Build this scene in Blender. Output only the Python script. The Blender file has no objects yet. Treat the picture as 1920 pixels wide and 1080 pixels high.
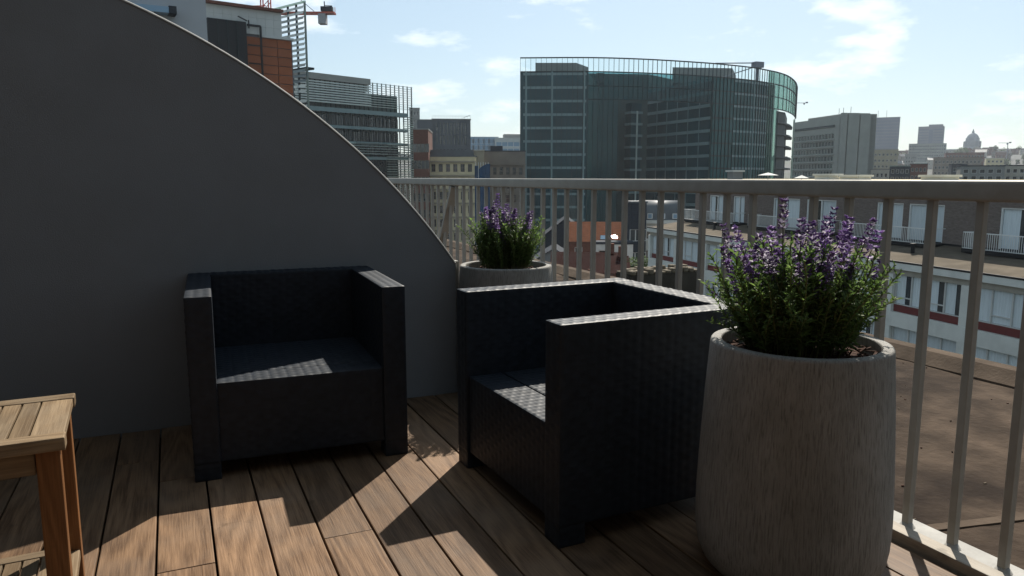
import bpy, bmesh, math, random
import numpy as np
from mathutils import Vector, Matrix
rng = random.Random(7)
S = bpy.context.scene
COL = S.collection
R = math.radians

# ------------------------------------------------------------------ camera
CAMZ = 1.2
F_PX = 1414.0
PITCH = math.atan(208 / F_PX)
YAW = math.atan(642 / math.hypot(F_PX, 208))
cam = bpy.data.cameras.new('camera')
cam.sensor_width = 36
cam.lens = F_PX / 1920 * 36
cam.clip_start = 0.05
cam.clip_end = 9000
co = bpy.data.objects.new('camera', cam)
COL.objects.link(co)
co.location = (0, 0, CAMZ)
co.rotation_euler = (math.pi / 2 - PITCH, 0, -YAW)
S.camera = co

# ------------------------------------------------------------------ sky, sun, exposure
SUN_EL = R(46.5)
SUN_AZ = R(42.8)                     # from +Y towards +X
SUN_DIR = Vector((math.sin(SUN_AZ) * math.cos(SUN_EL), math.cos(SUN_AZ) * math.cos(SUN_EL), math.sin(SUN_EL)))
W = bpy.data.worlds.new('World')
S.world = W
W.use_nodes = True
wt = W.node_tree
wt.nodes.clear()
def wn(t, **k):
    n = wt.nodes.new(t)
    for a, b in k.items(): setattr(n, a, b)
    return n
sky = wn('ShaderNodeTexSky', sky_type='NISHITA', sun_disc=False, sun_elevation=SUN_EL, sun_rotation=SUN_AZ,
         altitude=60, air_density=1.0, dust_density=1.1, ozone_density=2.6)
bg = wn('ShaderNodeBackground')
bg.inputs['Strength'].default_value = 0.067
out = wn('ShaderNodeOutputWorld')
tc = wn('ShaderNodeTexCoord')
mp = wn('ShaderNodeMapping')
mp.inputs['Scale'].default_value = (1.0, 1.0, 3.2)
mp.inputs['Location'].default_value = (0.35, 0.2, 0.0)
nz = wn('ShaderNodeTexNoise')
nz.inputs['Scale'].default_value = 6.4
nz.inputs['Detail'].default_value = 7
nz.inputs['Roughness'].default_value = 0.6
ramp = wn('ShaderNodeValToRGB')
ramp.color_ramp.elements[0].position = 0.535
ramp.color_ramp.elements[1].position = 0.73
mx = wn('ShaderNodeMix', data_type='RGBA', blend_type='MIX')
mx.inputs['B'].default_value = (13.0, 13.0, 12.8, 1)
mm = wn('ShaderNodeMath', operation='MULTIPLY')
mm.inputs[1].default_value = 0.7
L = wt.links.new
L(tc.outputs['Generated'], mp.inputs['Vector'])
L(mp.outputs['Vector'], nz.inputs['Vector'])
L(nz.outputs['Fac'], ramp.inputs['Fac'])
L(ramp.outputs['Color'], mm.inputs[0])
L(mm.outputs[0], mx.inputs['Factor'])
veil = wn('ShaderNodeMix', data_type='RGBA', blend_type='MIX')
veil.inputs['Factor'].default_value = 0.40
veil.inputs['B'].default_value = (6.0, 7.8, 8.3, 1)
L(sky.outputs[0], veil.inputs['A'])
L(veil.outputs['Result'], mx.inputs['A'])
L(mx.outputs['Result'], bg.inputs['Color'])
L(bg.outputs[0], out.inputs['Surface'])

sun = bpy.data.lights.new('sun', 'SUN')
sun.energy = 5.0
sun.angle = R(0.53)
sun.color = (1.0, 0.93, 0.82)
so = bpy.data.objects.new('sun', sun)
COL.objects.link(so)
so.rotation_euler = SUN_DIR.to_track_quat('Z', 'Y').to_euler()
so.location = (8, 8, 20)
S.view_settings.view_transform = 'Standard'
S.view_settings.look = 'None'
S.view_settings.exposure = 0.75
S.view_settings.gamma = 1.0
S.view_settings.use_curve_mapping = False

# ------------------------------------------------------------------ materials
def mat(name, col, rough=0.7, var=0.12, nscale=6.0, bump=0.0, bscale=40.0, metal=0.0, stretch=(1, 1, 1), spec=0.22,
        objrand=0.0, dark=None, dscale=1.2, dpos=(0.5, 0.75), coords='Object'):
    m = bpy.data.materials.new(name)
    m.use_nodes = True
    t = m.node_tree
    p = t.nodes['Principled BSDF']
    p.inputs['Roughness'].default_value = rough
    p.inputs['Metallic'].default_value = metal
    p.inputs['Specular IOR Level'].default_value = spec
    n = lambda k: t.nodes.new(k)
    tc = n('ShaderNodeTexCoord'); mp = n('ShaderNodeMapping'); mp.inputs['Scale'].default_value = stretch
    t.links.new(tc.outputs[coords], mp.inputs['Vector'])
    nz = n('ShaderNodeTexNoise'); nz.inputs['Scale'].default_value = nscale; nz.inputs['Detail'].default_value = 6
    t.links.new(mp.outputs['Vector'], nz.inputs['Vector'])
    cr = n('ShaderNodeValToRGB')
    cr.color_ramp.elements[0].position = 0.3; cr.color_ramp.elements[1].position = 0.7
    lo = [max(0, c * (1 - var)) for c in col]; hi = [min(1, c * (1 + var)) for c in col]
    cr.color_ramp.elements[0].color = (*lo, 1); cr.color_ramp.elements[1].color = (*hi, 1)
    t.links.new(nz.outputs['Fac'], cr.inputs['Fac'])
    c = cr.outputs['Color']
    if dark:
        n2 = n('ShaderNodeTexNoise'); n2.inputs['Scale'].default_value = dscale; n2.inputs['Detail'].default_value = 5
        n2.inputs['Roughness'].default_value = 0.65
        t.links.new(mp.outputs['Vector'], n2.inputs['Vector'])
        r2 = n('ShaderNodeValToRGB'); r2.color_ramp.elements[0].position = dpos[0]; r2.color_ramp.elements[1].position = dpos[1]
        t.links.new(n2.outputs['Fac'], r2.inputs['Fac'])
        mxx = n('ShaderNodeMix'); mxx.data_type = 'RGBA'
        t.links.new(r2.outputs['Color'], mxx.inputs['Factor']); t.links.new(c, mxx.inputs['A']); mxx.inputs['B'].default_value = (*dark, 1)
        c = mxx.outputs['Result']
    if objrand:
        oi = n('ShaderNodeObjectInfo'); hs = n('ShaderNodeHueSaturation')
        mr = n('ShaderNodeMapRange'); mr.inputs['To Min'].default_value = 1 - objrand; mr.inputs['To Max'].default_value = 1 + objrand
        t.links.new(oi.outputs['Random'], mr.inputs['Value']); t.links.new(mr.outputs[0], hs.inputs['Value'])
        t.links.new(c, hs.inputs['Color']); c = hs.outputs['Color']
    t.links.new(c, p.inputs['Base Color'])
    if bump:
        n3 = n('ShaderNodeTexNoise'); n3.inputs['Scale'].default_value = bscale; n3.inputs['Detail'].default_value = 6
        t.links.new(mp.outputs['Vector'], n3.inputs['Vector'])
        b = n('ShaderNodeBump'); b.inputs['Strength'].default_value = bump; b.inputs['Distance'].default_value = 0.01
        t.links.new(n3.outputs['Fac'], b.inputs['Height']); t.links.new(b.outputs[0], p.inputs['Normal'])
    return m

def wood_mat(name, light, dark, grey, rough=0.55, axis=1, ring=1.0, greyamt=0.5):
    """long fibres along the given local axis, cathedral grain, weathering; each plank is offset at random"""
    m = bpy.data.materials.new(name); m.use_nodes = True
    t = m.node_tree; p = t.nodes['Principled BSDF']; n = lambda k: t.nodes.new(k)
    tc = n('ShaderNodeTexCoord'); oi = n('ShaderNodeObjectInfo')
    off = n('ShaderNodeVectorMath'); off.operation = 'MULTIPLY_ADD'
    cmb = n('ShaderNodeCombineXYZ')
    for i in range(3): t.links.new(oi.outputs['Random'], cmb.inputs[i])
    off.inputs[1].default_value = (37.0, 53.0, 11.0)
    t.links.new(cmb.outputs[0], off.inputs[0]); t.links.new(tc.outputs['Object'], off.inputs[2])
    def noise(stretch, scale, detail=5, rough_=0.6, dist=0.0):
        mp = n('ShaderNodeMapping'); mp.inputs['Scale'].default_value = stretch
        t.links.new(off.outputs[0], mp.inputs['Vector'])
        z = n('ShaderNodeTexNoise'); z.inputs['Scale'].default_value = scale; z.inputs['Detail'].default_value = detail
        z.inputs['Roughness'].default_value = rough_; z.inputs['Distortion'].default_value = dist
        t.links.new(mp.outputs['Vector'], z.inputs['Vector']); return z
    st = [1, 1, 1]; st[axis] = 0.035
    st2 = [1, 1, 1]; st2[axis] = 0.11
    fib = noise(st, 210, 7)
    blot = noise(st2, 5.5 * ring, 2, 0.4, 0.5)
    # growth rings: sine of a slow noise
    rg = n('ShaderNodeMath'); rg.operation = 'MULTIPLY'; rg.inputs[1].default_value = 70
    t.links.new(blot.outputs['Fac'], rg.inputs[0])
    sn = n('ShaderNodeMath'); sn.operation = 'SINE'; t.links.new(rg.outputs[0], sn.inputs[0])
    ad = n('ShaderNodeMath'); ad.operation = 'MULTIPLY_ADD'; ad.inputs[1].default_value = 0.11; t.links.new(sn.outputs[0], ad.inputs[0])
    t.links.new(fib.outputs['Fac'], ad.inputs[2])
    cr = n('ShaderNodeValToRGB'); cr.color_ramp.elements[0].position = 0.24; cr.color_ramp.elements[1].position = 0.74
    cr.color_ramp.elements[0].color = (*dark, 1); cr.color_ramp.elements[1].color = (*light, 1)
    t.links.new(ad.outputs[0], cr.inputs['Fac'])
    w = noise((1, 1, 1), 3.1, 5)
    wr = n('ShaderNodeValToRGB'); wr.color_ramp.elements[0].position = 0.42; wr.color_ramp.elements[1].position = 0.68
    wr.color_ramp.elements[1].color = (greyamt, greyamt, greyamt, 1)
    t.links.new(w.outputs['Fac'], wr.inputs['Fac'])
    mxx = n('ShaderNodeMix'); mxx.data_type = 'RGBA'; mxx.inputs['B'].default_value = (*grey, 1)
    t.links.new(wr.outputs['Color'], mxx.inputs['Factor']); t.links.new(cr.outputs['Color'], mxx.inputs['A'])
    # dark stains
    s = noise((1, 1, 1), 9, 3)
    sr = n('ShaderNodeValToRGB'); sr.color_ramp.elements[0].position = 0.66; sr.color_ramp.elements[1].position = 0.80
    sr.color_ramp.elements[1].color = (0.7, 0.7, 0.7, 1)
    t.links.new(s.outputs['Fac'], sr.inputs['Fac'])
    m2 = n('ShaderNodeMix'); m2.data_type = 'RGBA'; m2.inputs['B'].default_value = (dark[0] * .45, dark[1] * .45, dark[2] * .45, 1)
    t.links.new(sr.outputs['Color'], m2.inputs['Factor']); t.links.new(mxx.outputs['Result'], m2.inputs['A'])
    hs = n('ShaderNodeHueSaturation'); mr = n('ShaderNodeMapRange'); mr.inputs['To Min'].default_value = 0.68; mr.inputs['To Max'].default_value = 1.2
    t.links.new(oi.outputs['Random'], mr.inputs['Value']); t.links.new(mr.outputs[0], hs.inputs['Value'])
    t.links.new(m2.outputs['Result'], hs.inputs['Color']); t.links.new(hs.outputs['Color'], p.inputs['Base Color'])
    b = n('ShaderNodeBump'); b.inputs['Strength'].default_value = 0.35; b.inputs['Distance'].default_value = 0.004
    t.links.new(ad.outputs[0], b.inputs['Height']); t.links.new(b.outputs[0], p.inputs['Normal'])
    p.inputs['Roughness'].default_value = rough; p.inputs['Specular IOR Level'].default_value = 0.16
    return m

def glass_mat(name, col, alpha=0.5, rough=0.05, tint=(.8, .88, .87)):
    """see-through facade glass: tinted transparency mixed with a glossy coat"""
    m = bpy.data.materials.new(name); m.use_nodes = True
    t = m.node_tree; t.nodes.clear(); n = lambda k: t.nodes.new(k)
    o = n('ShaderNodeOutputMaterial'); p = n('ShaderNodeBsdfPrincipled'); tr = n('ShaderNodeBsdfTransparent'); mxs = n('ShaderNodeMixShader')
    tc = n('ShaderNodeTexCoord'); nz = n('ShaderNodeTexNoise'); nz.inputs['Scale'].default_value = .15
    cr = n('ShaderNodeValToRGB'); cr.color_ramp.elements[0].color = (*[c * .8 for c in col], 1); cr.color_ramp.elements[1].color = (*[min(1, c * 1.2) for c in col], 1)
    t.links.new(tc.outputs['Object'], nz.inputs['Vector']); t.links.new(nz.outputs['Fac'], cr.inputs['Fac']); t.links.new(cr.outputs['Color'], p.inputs['Base Color'])
    p.inputs['Roughness'].default_value = rough
    tr.inputs['Color'].default_value = (*tint, 1)
    mxs.inputs['Fac'].default_value = alpha
    t.links.new(tr.outputs[0], mxs.inputs[1]); t.links.new(p.outputs[0], mxs.inputs[2]); t.links.new(mxs.outputs[0], o.inputs['Surface'])
    return m

def leaf_mat(name, a, b, trans=0.4, rough=0.45):
    m = bpy.data.materials.new(name); m.use_nodes = True
    t = m.node_tree; t.nodes.clear(); n = lambda k: t.nodes.new(k)
    o = n('ShaderNodeOutputMaterial'); p = n('ShaderNodeBsdfPrincipled'); tl = n('ShaderNodeBsdfTranslucent'); ms = n('ShaderNodeMixShader')
    tc = n('ShaderNodeTexCoord'); nz = n('ShaderNodeTexNoise'); nz.inputs['Scale'].default_value = 30
    cr = n('ShaderNodeValToRGB'); cr.color_ramp.elements[0].color = (*a, 1); cr.color_ramp.elements[1].color = (*b, 1)
    cr.color_ramp.elements[0].position = .35; cr.color_ramp.elements[1].position = .65
    t.links.new(tc.outputs['Object'], nz.inputs['Vector']); t.links.new(nz.outputs['Fac'], cr.inputs['Fac'])
    oi = n('ShaderNodeObjectInfo'); mr = n('ShaderNodeMapRange'); mr.inputs['To Min'].default_value = .6; mr.inputs['To Max'].default_value = 1.4
    hs = n('ShaderNodeHueSaturation')
    t.links.new(oi.outputs['Random'], mr.inputs['Value']); t.links.new(mr.outputs[0], hs.inputs['Value']); t.links.new(cr.outputs['Color'], hs.inputs['Color'])
    t.links.new(hs.outputs['Color'], p.inputs['Base Color']); t.links.new(hs.outputs['Color'], tl.inputs['Color'])
    p.inputs['Roughness'].default_value = rough; ms.inputs['Fac'].default_value = trans
    t.links.new(p.outputs[0], ms.inputs[1]); t.links.new(tl.outputs[0], ms.inputs[2]); t.links.new(ms.outputs[0], o.inputs['Surface'])
    return m

M = dict(
    deck=wood_mat('deck_wood', (.212, .130, .075), (.072, .040, .022), (.160, .120, .090), greyamt=.45),
    kerbwood=wood_mat('grey_board_wood', (.27, .235, .19), (.15, .125, .10), (.25, .23, .20), greyamt=.7),
    teak=wood_mat('teak_wood', (.20, .142, .085), (.105, .07, .040), (.185, .148, .105), ring=1.3, greyamt=.6),
    teakx=wood_mat('teak_wood_crosswise', (.20, .142, .085), (.105, .07, .040), (.185, .148, .105), axis=0, ring=1.3, greyamt=.6),
    teakz=wood_mat('teak_wood_upright', (.22, .10, .038), (.12, .05, .018), (.20, .10, .045), axis=2, ring=1.3, greyamt=.3),
    rattan=mat('dark_rattan', (.013, .0175, .025), .52, .25, 25, spec=.21),
    under=mat('deck_substructure', (.012, .011, .010), 1.0, spec=.02),
    wallpaint=mat('grey_wall_paint', (.180, .189, .202), .85, .05, 2.5, bump=.22, bscale=190, dark=(.155, .157, .160), dscale=1.1, dpos=(.45, .9)),
    lit_coping=mat('sunlit_edge_trim', (.36, .35, .33), .6, .1, 20),  # sunlight on the wall's top edge put into a pale tone
    house=mat('house_render', (.045, .044, .043), .9, .1, 2),
    rail=mat('beige_rail_paint', (.275, .262, .238), .5, .09, 14, bump=.06, bscale=90, dark=(.22, .20, .17), dscale=6, dpos=(.55, .85)),
    strip=mat('white_base_strip', (.27, .262, .245), .6, .14, 18, bump=.12, dark=(.19, .18, .165), dscale=7, dpos=(.5, .8)),
    soil=mat('bark_mulch', (.045, .02, .012), .95, .5, 60, bump=.9, bscale=60),
    stone=mat('parapet_stone', (.12, .098, .07), .9, .4, 8, bump=.8, bscale=12),
    roofing=mat('bitumen_roofing', (.062, .045, .033), .95, .5, 3.5, bump=.8, bscale=30, dark=(.019, .0135, .0105), dscale=1.3, dpos=(.40, .66), spec=.06),
    roofedge=mat('roof_edge_felt', (.075, .056, .042), .95, .3, 4, bump=.4, spec=.06),
    white=mat('white_render', (.60, .60, .56), .7, .07, 1.2, dark=(.44, .44, .41), dscale=.5, dpos=(.5, .85)),
    offwhite=mat('cream_render', (.52, .44, .28), .8, .1, .7),
    redpanel=mat('dark_red_panel', (.13, .028, .026), .55, .12, 3),
    soffit=mat('beige_soffit', (.36, .33, .28), .8, .1, 2),
    brick=mat('brown_brick', (.155, .125, .11), .9, .25, 5, bump=.3, stretch=(1, 1, 4)),
    redbrick=mat('red_brick', (.12, .05, .035), .9, .25, 1.5, stretch=(1, 1, 4)),
    terrace=mat('terrace_roof_felt', (.105, .088, .068), .9, .2, 1.0, bump=.2, dark=(.07, .06, .048), dscale=.4, spec=.05),
    black=mat('black_trim', (.012, .012, .013), .6),
    frame=mat('window_frame_aluminium', (.52, .52, .50), .4, .05, 4),
    framew=mat('window_frame_white', (.70, .70, .68), .4, .05, 4),
    pane=mat('window_glass_dark', (.02, .025, .028), .08, .3, .8, spec=.8, objrand=.6),
    curtain=mat('white_curtain', (.55, .60, .62), .8, .12, 5, stretch=(9, 1, .3), objrand=.15),
    tealglass=mat('teal_facade_glass', (.007, .044, .054), .12, .35, .10, spec=.22),
    tealband=mat('teal_spandrel', (.165, .235, .24), .5, .1, .4),
    greenglass=glass_mat('green_screen_glass', (.12, .26, .22), .34, tint=(.60, .78, .72)),
    screenglass=glass_mat('teal_screen_glass', (.008, .046, .054), .34, tint=(.58, .86, .88)),
    parglass=glass_mat('clear_parapet_glass', (.30, .36, .36), .02, tint=(.95, .99, .99)),
    mullion=mat('dark_mullion', (.014, .024, .026), .5),
    concrete=mat('grey_concrete', (.22, .22, .21), .85, .08, .5),
    slab=mat('grey_green_cladding', (.25, .26, .24), .8, .07, .3),
    graywall=mat('pale_grey_plaster', (.34, .35, .37), .85, .05, .3),
    darkconc=mat('dark_grey_concrete', (.10, .11, .125), .8, .1, .3),
    orange=mat('orange_terracotta_panel', (.22, .066, .024), .6, .08, .8, objrand=.10),
    mesh=mat('dark_metal_mesh', (.012, .014, .017), .6),
    cladding=mat('pale_metal_cladding', (.42, .44, .43), .5, .05, .5),
    louvre=leaf_mat('grey_green_louvre', (.34, .42, .39), (.42, .50, .47), .5, .4),
    louvreglass=leaf_mat('louvre_glass', (.22, .27, .28), (.30, .35, .36), .45, .3),
    greenfac=mat('green_grey_facade', (.045, .078, .074), .4, .2, .3),
    cranered=mat('crane_red_paint', (.40, .09, .06), .5),
    cranegrey=mat('crane_grey', (.30, .30, .31), .7),
    slate=mat('blue_slate', (.030, .036, .046), .8, .25, 1.5, stretch=(1, 1, 3), spec=.1),
    redtile=mat('red_roof_tile', (.020, .0055, .0045), .9, .3, 1.4, stretch=(1, 3, 3), spec=.03),
    orangetile=mat('orange_roof_tile', (.095, .032, .014), .9, .3, 1.2, stretch=(1, 3, 3), spec=.04),
    zinc=mat('zinc_roof', (.10, .108, .115), .5, .15, .7),
    blue=mat('blue_tarpaulin', (.012, .045, .10), .6, .25, .4),
    blueglass=mat('pale_blue_glass', (.20, .30, .40), .2, .2, .05),
    tan=mat('tan_stone', (.30, .26, .19), .85, .12, .4),
    brownstone=mat('brown_stone', (.17, .145, .12), .85, .15, .4),
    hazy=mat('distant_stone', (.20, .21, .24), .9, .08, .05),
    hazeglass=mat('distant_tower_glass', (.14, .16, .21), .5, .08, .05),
    street=mat('city_ground', (.045, .046, .044), .9, .25, .02, dark=(.03, .04, .022), dscale=.006, dpos=(.45, .6)),
    woods=mat('distant_foliage', (.045, .06, .04), .9, .35, .05),
    bark=mat('tree_bark', (.08, .06, .045), .9),
    leafy=leaf_mat('lavender_leaf', (.065, .12, .027), (.135, .205, .055), .5, .62),
    litpale=mat('pale_lit_tone', (.46, .52, .49), .4, .1, .5),  # pale tone stands in for light coming through the blades
    shadestone=mat('shaded_rubble', (.05, .042, .033), .95, .4, 3, bump=.8, bscale=9),  # shade on the rubble wall's face put into a darker stone
    tealbright=mat('pale_teal_facade_glass', (.018, .076, .078), .10, .3, .10, spec=.25),
    leafdry=leaf_mat('lavender_stem', (.09, .12, .04), (.16, .17, .07), .3),
    petal=leaf_mat('lavender_petal', (.085, .045, .15), (.23, .14, .35), .35, .6),
    crown=leaf_mat('tree_leaf', (.035, .06, .02), (.08, .11, .04), .3),
    hedge=mat('hedge_leaf', (.05, .085, .02), .8, .4, 3),
    mirror=mat('bright_skylight_glass', (.6, .65, .7), .035, .02, 1, metal=1.0),
    canvas=mat('white_canvas', (.5, .5, .48), .8, .04, 3),
    vanred=mat('red_van_paint', (.28, .03, .03), .35),
    vanwhite=mat('white_van_paint', (.6, .6, .6), .35),
    tyre=mat('tyre_rubber', (.015, .015, .015), .8),
)

def pot_mat():
    m = bpy.data.materials.new('ribbed_fibre_cement'); m.use_nodes = True
    t = m.node_tree; p = t.nodes['Principled BSDF']; n = lambda k: t.nodes.new(k)
    tc = n('ShaderNodeTexCoord')
    def nz(st, sc, d=5):
        mp = n('ShaderNodeMapping'); mp.inputs['Scale'].default_value = st
        z = n('ShaderNodeTexNoise'); z.inputs['Scale'].default_value = sc; z.inputs['Detail'].default_value = d; z.inputs['Roughness'].default_value = .65
        t.links.new(tc.outputs['Object'], mp.inputs['Vector']); t.links.new(mp.outputs['Vector'], z.inputs['Vector']); return z
    g = nz((1, 1, .06), 250, 4); blot = nz((1, 1, .6), 5, 5)
    cr = n('ShaderNodeValToRGB'); cr.color_ramp.elements[0].position = .34; cr.color_ramp.elements[1].position = .52
    cr.color_ramp.elements[0].color = (.138, .136, .130, 1); cr.color_ramp.elements[1].color = (.252, .251, .246, 1)
    t.links.new(g.outputs['Fac'], cr.inputs['Fac'])
    c2 = n('ShaderNodeValToRGB'); c2.color_ramp.elements[0].position = .3; c2.color_ramp.elements[1].position = .7
    c2.color_ramp.elements[0].color = (.66, .64, .60, 1); c2.color_ramp.elements[1].color = (1.1, 1.08, 1.05, 1)
    t.links.new(blot.outputs['Fac'], c2.inputs['Fac'])
    mu = n('ShaderNodeMix'); mu.data_type = 'RGBA'; mu.blend_type = 'MULTIPLY'; mu.inputs['Factor'].default_value = 1
    t.links.new(cr.outputs['Color'], mu.inputs['A']); t.links.new(c2.outputs['Color'], mu.inputs['B'])
    t.links.new(mu.outputs['Result'], p.inputs['Base Color'])
    b = n('ShaderNodeBump'); b.inputs['Strength'].default_value = .9; b.inputs['Distance'].default_value = .004
    t.links.new(g.outputs['Fac'], b.inputs['Height']); t.links.new(b.outputs[0], p.inputs['Normal'])
    p.inputs['Roughness'].default_value = .8
    return m
M['pot'] = pot_mat()

# ------------------------------------------------------------------ object helpers
def tag(o, label=None, cat=None, group=None, kind=None):
    for k, v in (('label', label), ('category', cat), ('group', group), ('kind', kind)):
        if v: o[k] = v
    return o
def thing(name, label, cat, loc=(0, 0, 0), rz=0.0, group=None):
    o = bpy.data.objects.new(name, None); COL.objects.link(o)
    o.empty_display_size = .3
    o.location = loc; o.rotation_euler = (0, 0, rz)
    return tag(o, label, cat, group)
def inst(name, me, parent=None, loc=(0, 0, 0), rot=(0, 0, 0), sc=(1, 1, 1), label=None):
    o = bpy.data.objects.new(name, me); COL.objects.link(o)
    o.location = loc; o.rotation_euler = rot; o.scale = sc
    if parent: o.parent = parent
    if label: o['label'] = label
    return o
class MB:
    def __init__(s): s.v = []; s.f = []; s.m = []; s.mats = []
    def mi(s, m):
        if m not in s.mats: s.mats.append(m)
        return s.mats.index(m)
    def box(s, x0, x1, y0, y1, z0, z1, m):
        i = len(s.v); k = s.mi(m)
        s.v += [(x0, y0, z0), (x1, y0, z0), (x1, y1, z0), (x0, y1, z0), (x0, y0, z1), (x1, y0, z1), (x1, y1, z1), (x0, y1, z1)]
        for q in ((0, 3, 2, 1), (4, 5, 6, 7), (0, 1, 5, 4), (1, 2, 6, 5), (2, 3, 7, 6), (3, 0, 4, 7)):
            s.f.append(tuple(i + a for a in q)); s.m.append(k)
        return s
    def poly(s, pts, m):
        i = len(s.v); s.v += [tuple(p) for p in pts]; s.f.append(tuple(range(i, i + len(pts)))); s.m.append(s.mi(m)); return s
    def prism(s, pts, z0, z1, m, mtop=None):
        """vertical prism over a plan polygon (counter-clockwise)"""
        i = len(s.v); n = len(pts); k = s.mi(m)
        s.v += [(p[0], p[1], z0) for p in pts] + [(p[0], p[1], z1) for p in pts]
        for a in range(n):
            b = (a + 1) % n; s.f.append((i + a, i + b, i + n + b, i + n + a)); s.m.append(k)
        s.f.append(tuple(i + n + a for a in range(n))); s.m.append(s.mi(mtop or m))
        s.f.append(tuple(i + a for a in reversed(range(n)))); s.m.append(k)
        return s
    def bar(s, a, b, w, m, w2=None):
        a = Vector(a); b = Vector(b); d = (b - a).normalized()
        u = d.cross(Vector((0, 0, 1)));
        if u.length < 1e-4: u = Vector((1, 0, 0))
        u.normalize(); v = d.cross(u); w2 = w2 or w
        i = len(s.v); k = s.mi(m)
        for p in (a, b):
            for x, y in ((-1, -1), (1, -1), (1, 1), (-1, 1)):
                s.v.append(tuple(p + u * x * w / 2 + v * y * w2 / 2))
        for q in ((0, 3, 2, 1), (4, 5, 6, 7), (0, 1, 5, 4), (1, 2, 6, 5), (2, 3, 7, 6), (3, 0, 4, 7)):
            s.f.append(tuple(i + c for c in q)); s.m.append(k)
        return s
    def lathe(s, prof, m, seg=24, c=(0, 0)):
        i = len(s.v); k = s.mi(m); n = len(prof)
        for a in range(seg):
            t = 2 * math.pi * a / seg
            for r, z in prof: s.v.append((c[0] + r * math.cos(t), c[1] + r * math.sin(t), z))
        for a in range(seg):
            b = (a + 1) % seg
            for j in range(n - 1):
                s.f.append((i + a * n + j, i + b * n + j, i + b * n + j + 1, i + a * n + j + 1)); s.m.append(k)
        return s
    def mesh(s, name, smooth=False):
        me = bpy.data.meshes.new(name)
        me.from_pydata(s.v, [], s.f)
        for m in s.mats: me.materials.append(M[m])
        me.polygons.foreach_set('material_index', s.m)
        if smooth: me.polygons.foreach_set('use_smooth', [True] * len(s.f))
        me.update()
        return me
    def build(s, name, parent=None, smooth=False, loc=(0, 0, 0), rot=(0, 0, 0), label=None):
        return inst(name, s.mesh(name, smooth), parent, loc, rot, label=label)
def bevel_mesh(me, w, seg=2):
    bm = bmesh.new(); bm.from_mesh(me)
    bmesh.ops.bevel(bm, geom=list(bm.edges), offset=w, segments=seg, affect='EDGES', profile=.6)
    bm.to_mesh(me); bm.free(); return me
def bbox_mesh(x0, x1, y0, y1, z0, z1, m, w=.003, seg=2, name='piece'):
    return bevel_mesh(MB().box(x0, x1, y0, y1, z0, z1, m).mesh(name), w, seg)
def struct(o): o['kind'] = 'structure'; return o

Fh = np.array([math.sin(YAW), math.cos(YAW)])
Fv = np.array([math.sin(YAW) * math.cos(PITCH), math.cos(YAW) * math.cos(PITCH), -math.sin(PITCH)])
Rv = np.array([math.cos(YAW), -math.sin(YAW), 0.0]); Uv = np.cross(Rv, Fv)
def at(px, py, D):
    """survey: the point seen at a photo pixel, D metres ahead of the balcony"""
    r = Fv * F_PX + Rv * (px - 960) + Uv * (540 - py)
    p = np.array([0, 0, CAMZ]) + r * (D / (r[:2] @ Fh)); return Vector(p)
def zat(py, D): return at(960, py, D).z
STREET = -28.0
def run(px0, D0, az, px1):
    """length of a facade that starts at (px0, D0), heads along compass az (deg from +Y to +X) and ends at column px1"""
    p = at(px0, 332, D0); u = (math.sin(R(az)), math.cos(R(az)))
    q = at(px1, 332, 1.0); d = (q.x, q.y)
    # p + u*s = d*t
    det = u[0] * (-d[1]) - (-d[0]) * u[1]
    return (-p.x * (-d[1]) - (-d[0]) * (-p.y)) / det
def rot_of(az): return math.pi / 2 - R(az)       # rotates local +X onto the facade direction

win_cache = {}
def win_mesh(w, h, fr='frame', pn='pane', nx=1, nz=1, fw=.06, extra=None):
    key = (round(w, 2), round(h, 2), fr, pn, nx, nz, fw, extra)
    if key not in win_cache:
        b = MB()
        b.box(0, w, .02, .05, 0, h, pn)
        for i in range(nx + 1):
            x = i * (w - fw) / nx; b.box(x, x + fw, -.03, .018, 0, h, fr)
        for i in range(nz + 1):
            z = i * (h - fw) / nz
            for j in range(nx):
                xa = j * (w - fw) / nx + fw + .001; xb = (j + 1) * (w - fw) / nx - .001
                b.box(xa, xb, -.028, .016, z, z + fw, fr)
        if extra == 'curtain':
            b.box(fw, w * .45, .012, .0195, fw, h - fw, 'curtain')
        win_cache[key] = b.mesh('window')
    return win_cache[key]
def facade(parent, Lx, z0, z1, xs, zs, m, t=.3, pn='pane', fr='frame', nx=1, nz=1, y=0.0, fw=.06, depth=10, core=None, roofm=None, wname='wall'):
    """wall with true openings (a solid grid t thick in front of a core) and one window object in each opening"""
    b = MB(); zc = z0
    for za, zb in zs:
        if za - zc > .001: b.box(0, Lx, y, y + t, zc, za, m)
        xc = 0
        for xa, xb in xs:
            if xa - xc > .001: b.box(xc, xa, y, y + t, za, zb, m)
            xc = xb
        if Lx - xc > .001: b.box(xc, Lx, y, y + t, za, zb, m)
        zc = zb
    if z1 - zc > .001: b.box(0, Lx, y, y + t, zc, z1, m)
    b.build(wname, parent)
    MB().box(0, Lx, y + t + .002, y + depth, z0, z1 - .05, core or m).build('body', parent)
    if roofm: MB().box(-.1, Lx + .1, y - .1, y + depth, z1 + .002, z1 + .25, roofm).build('roof', parent)
    for za, zb in zs:
        for xa, xb in xs:
            inst('window', win_mesh(xb - xa, zb - za, fr, pn, nx, nz, fw), parent, (xa, y + t - .08, za))
def even(L_, n, w, margin=None):
    margin = margin if margin is not None else (L_ - n * w) / (n + 1)
    g = (L_ - 2 * margin - n * w) / max(1, n - 1) if n > 1 else 0
    return [(margin + i * (w + g), margin + i * (w + g) + w) for i in range(n)]
def rows(ztop, n, h, pitch): return sorted([(ztop - i * pitch - h, ztop - i * pitch) for i in range(n)])

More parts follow.
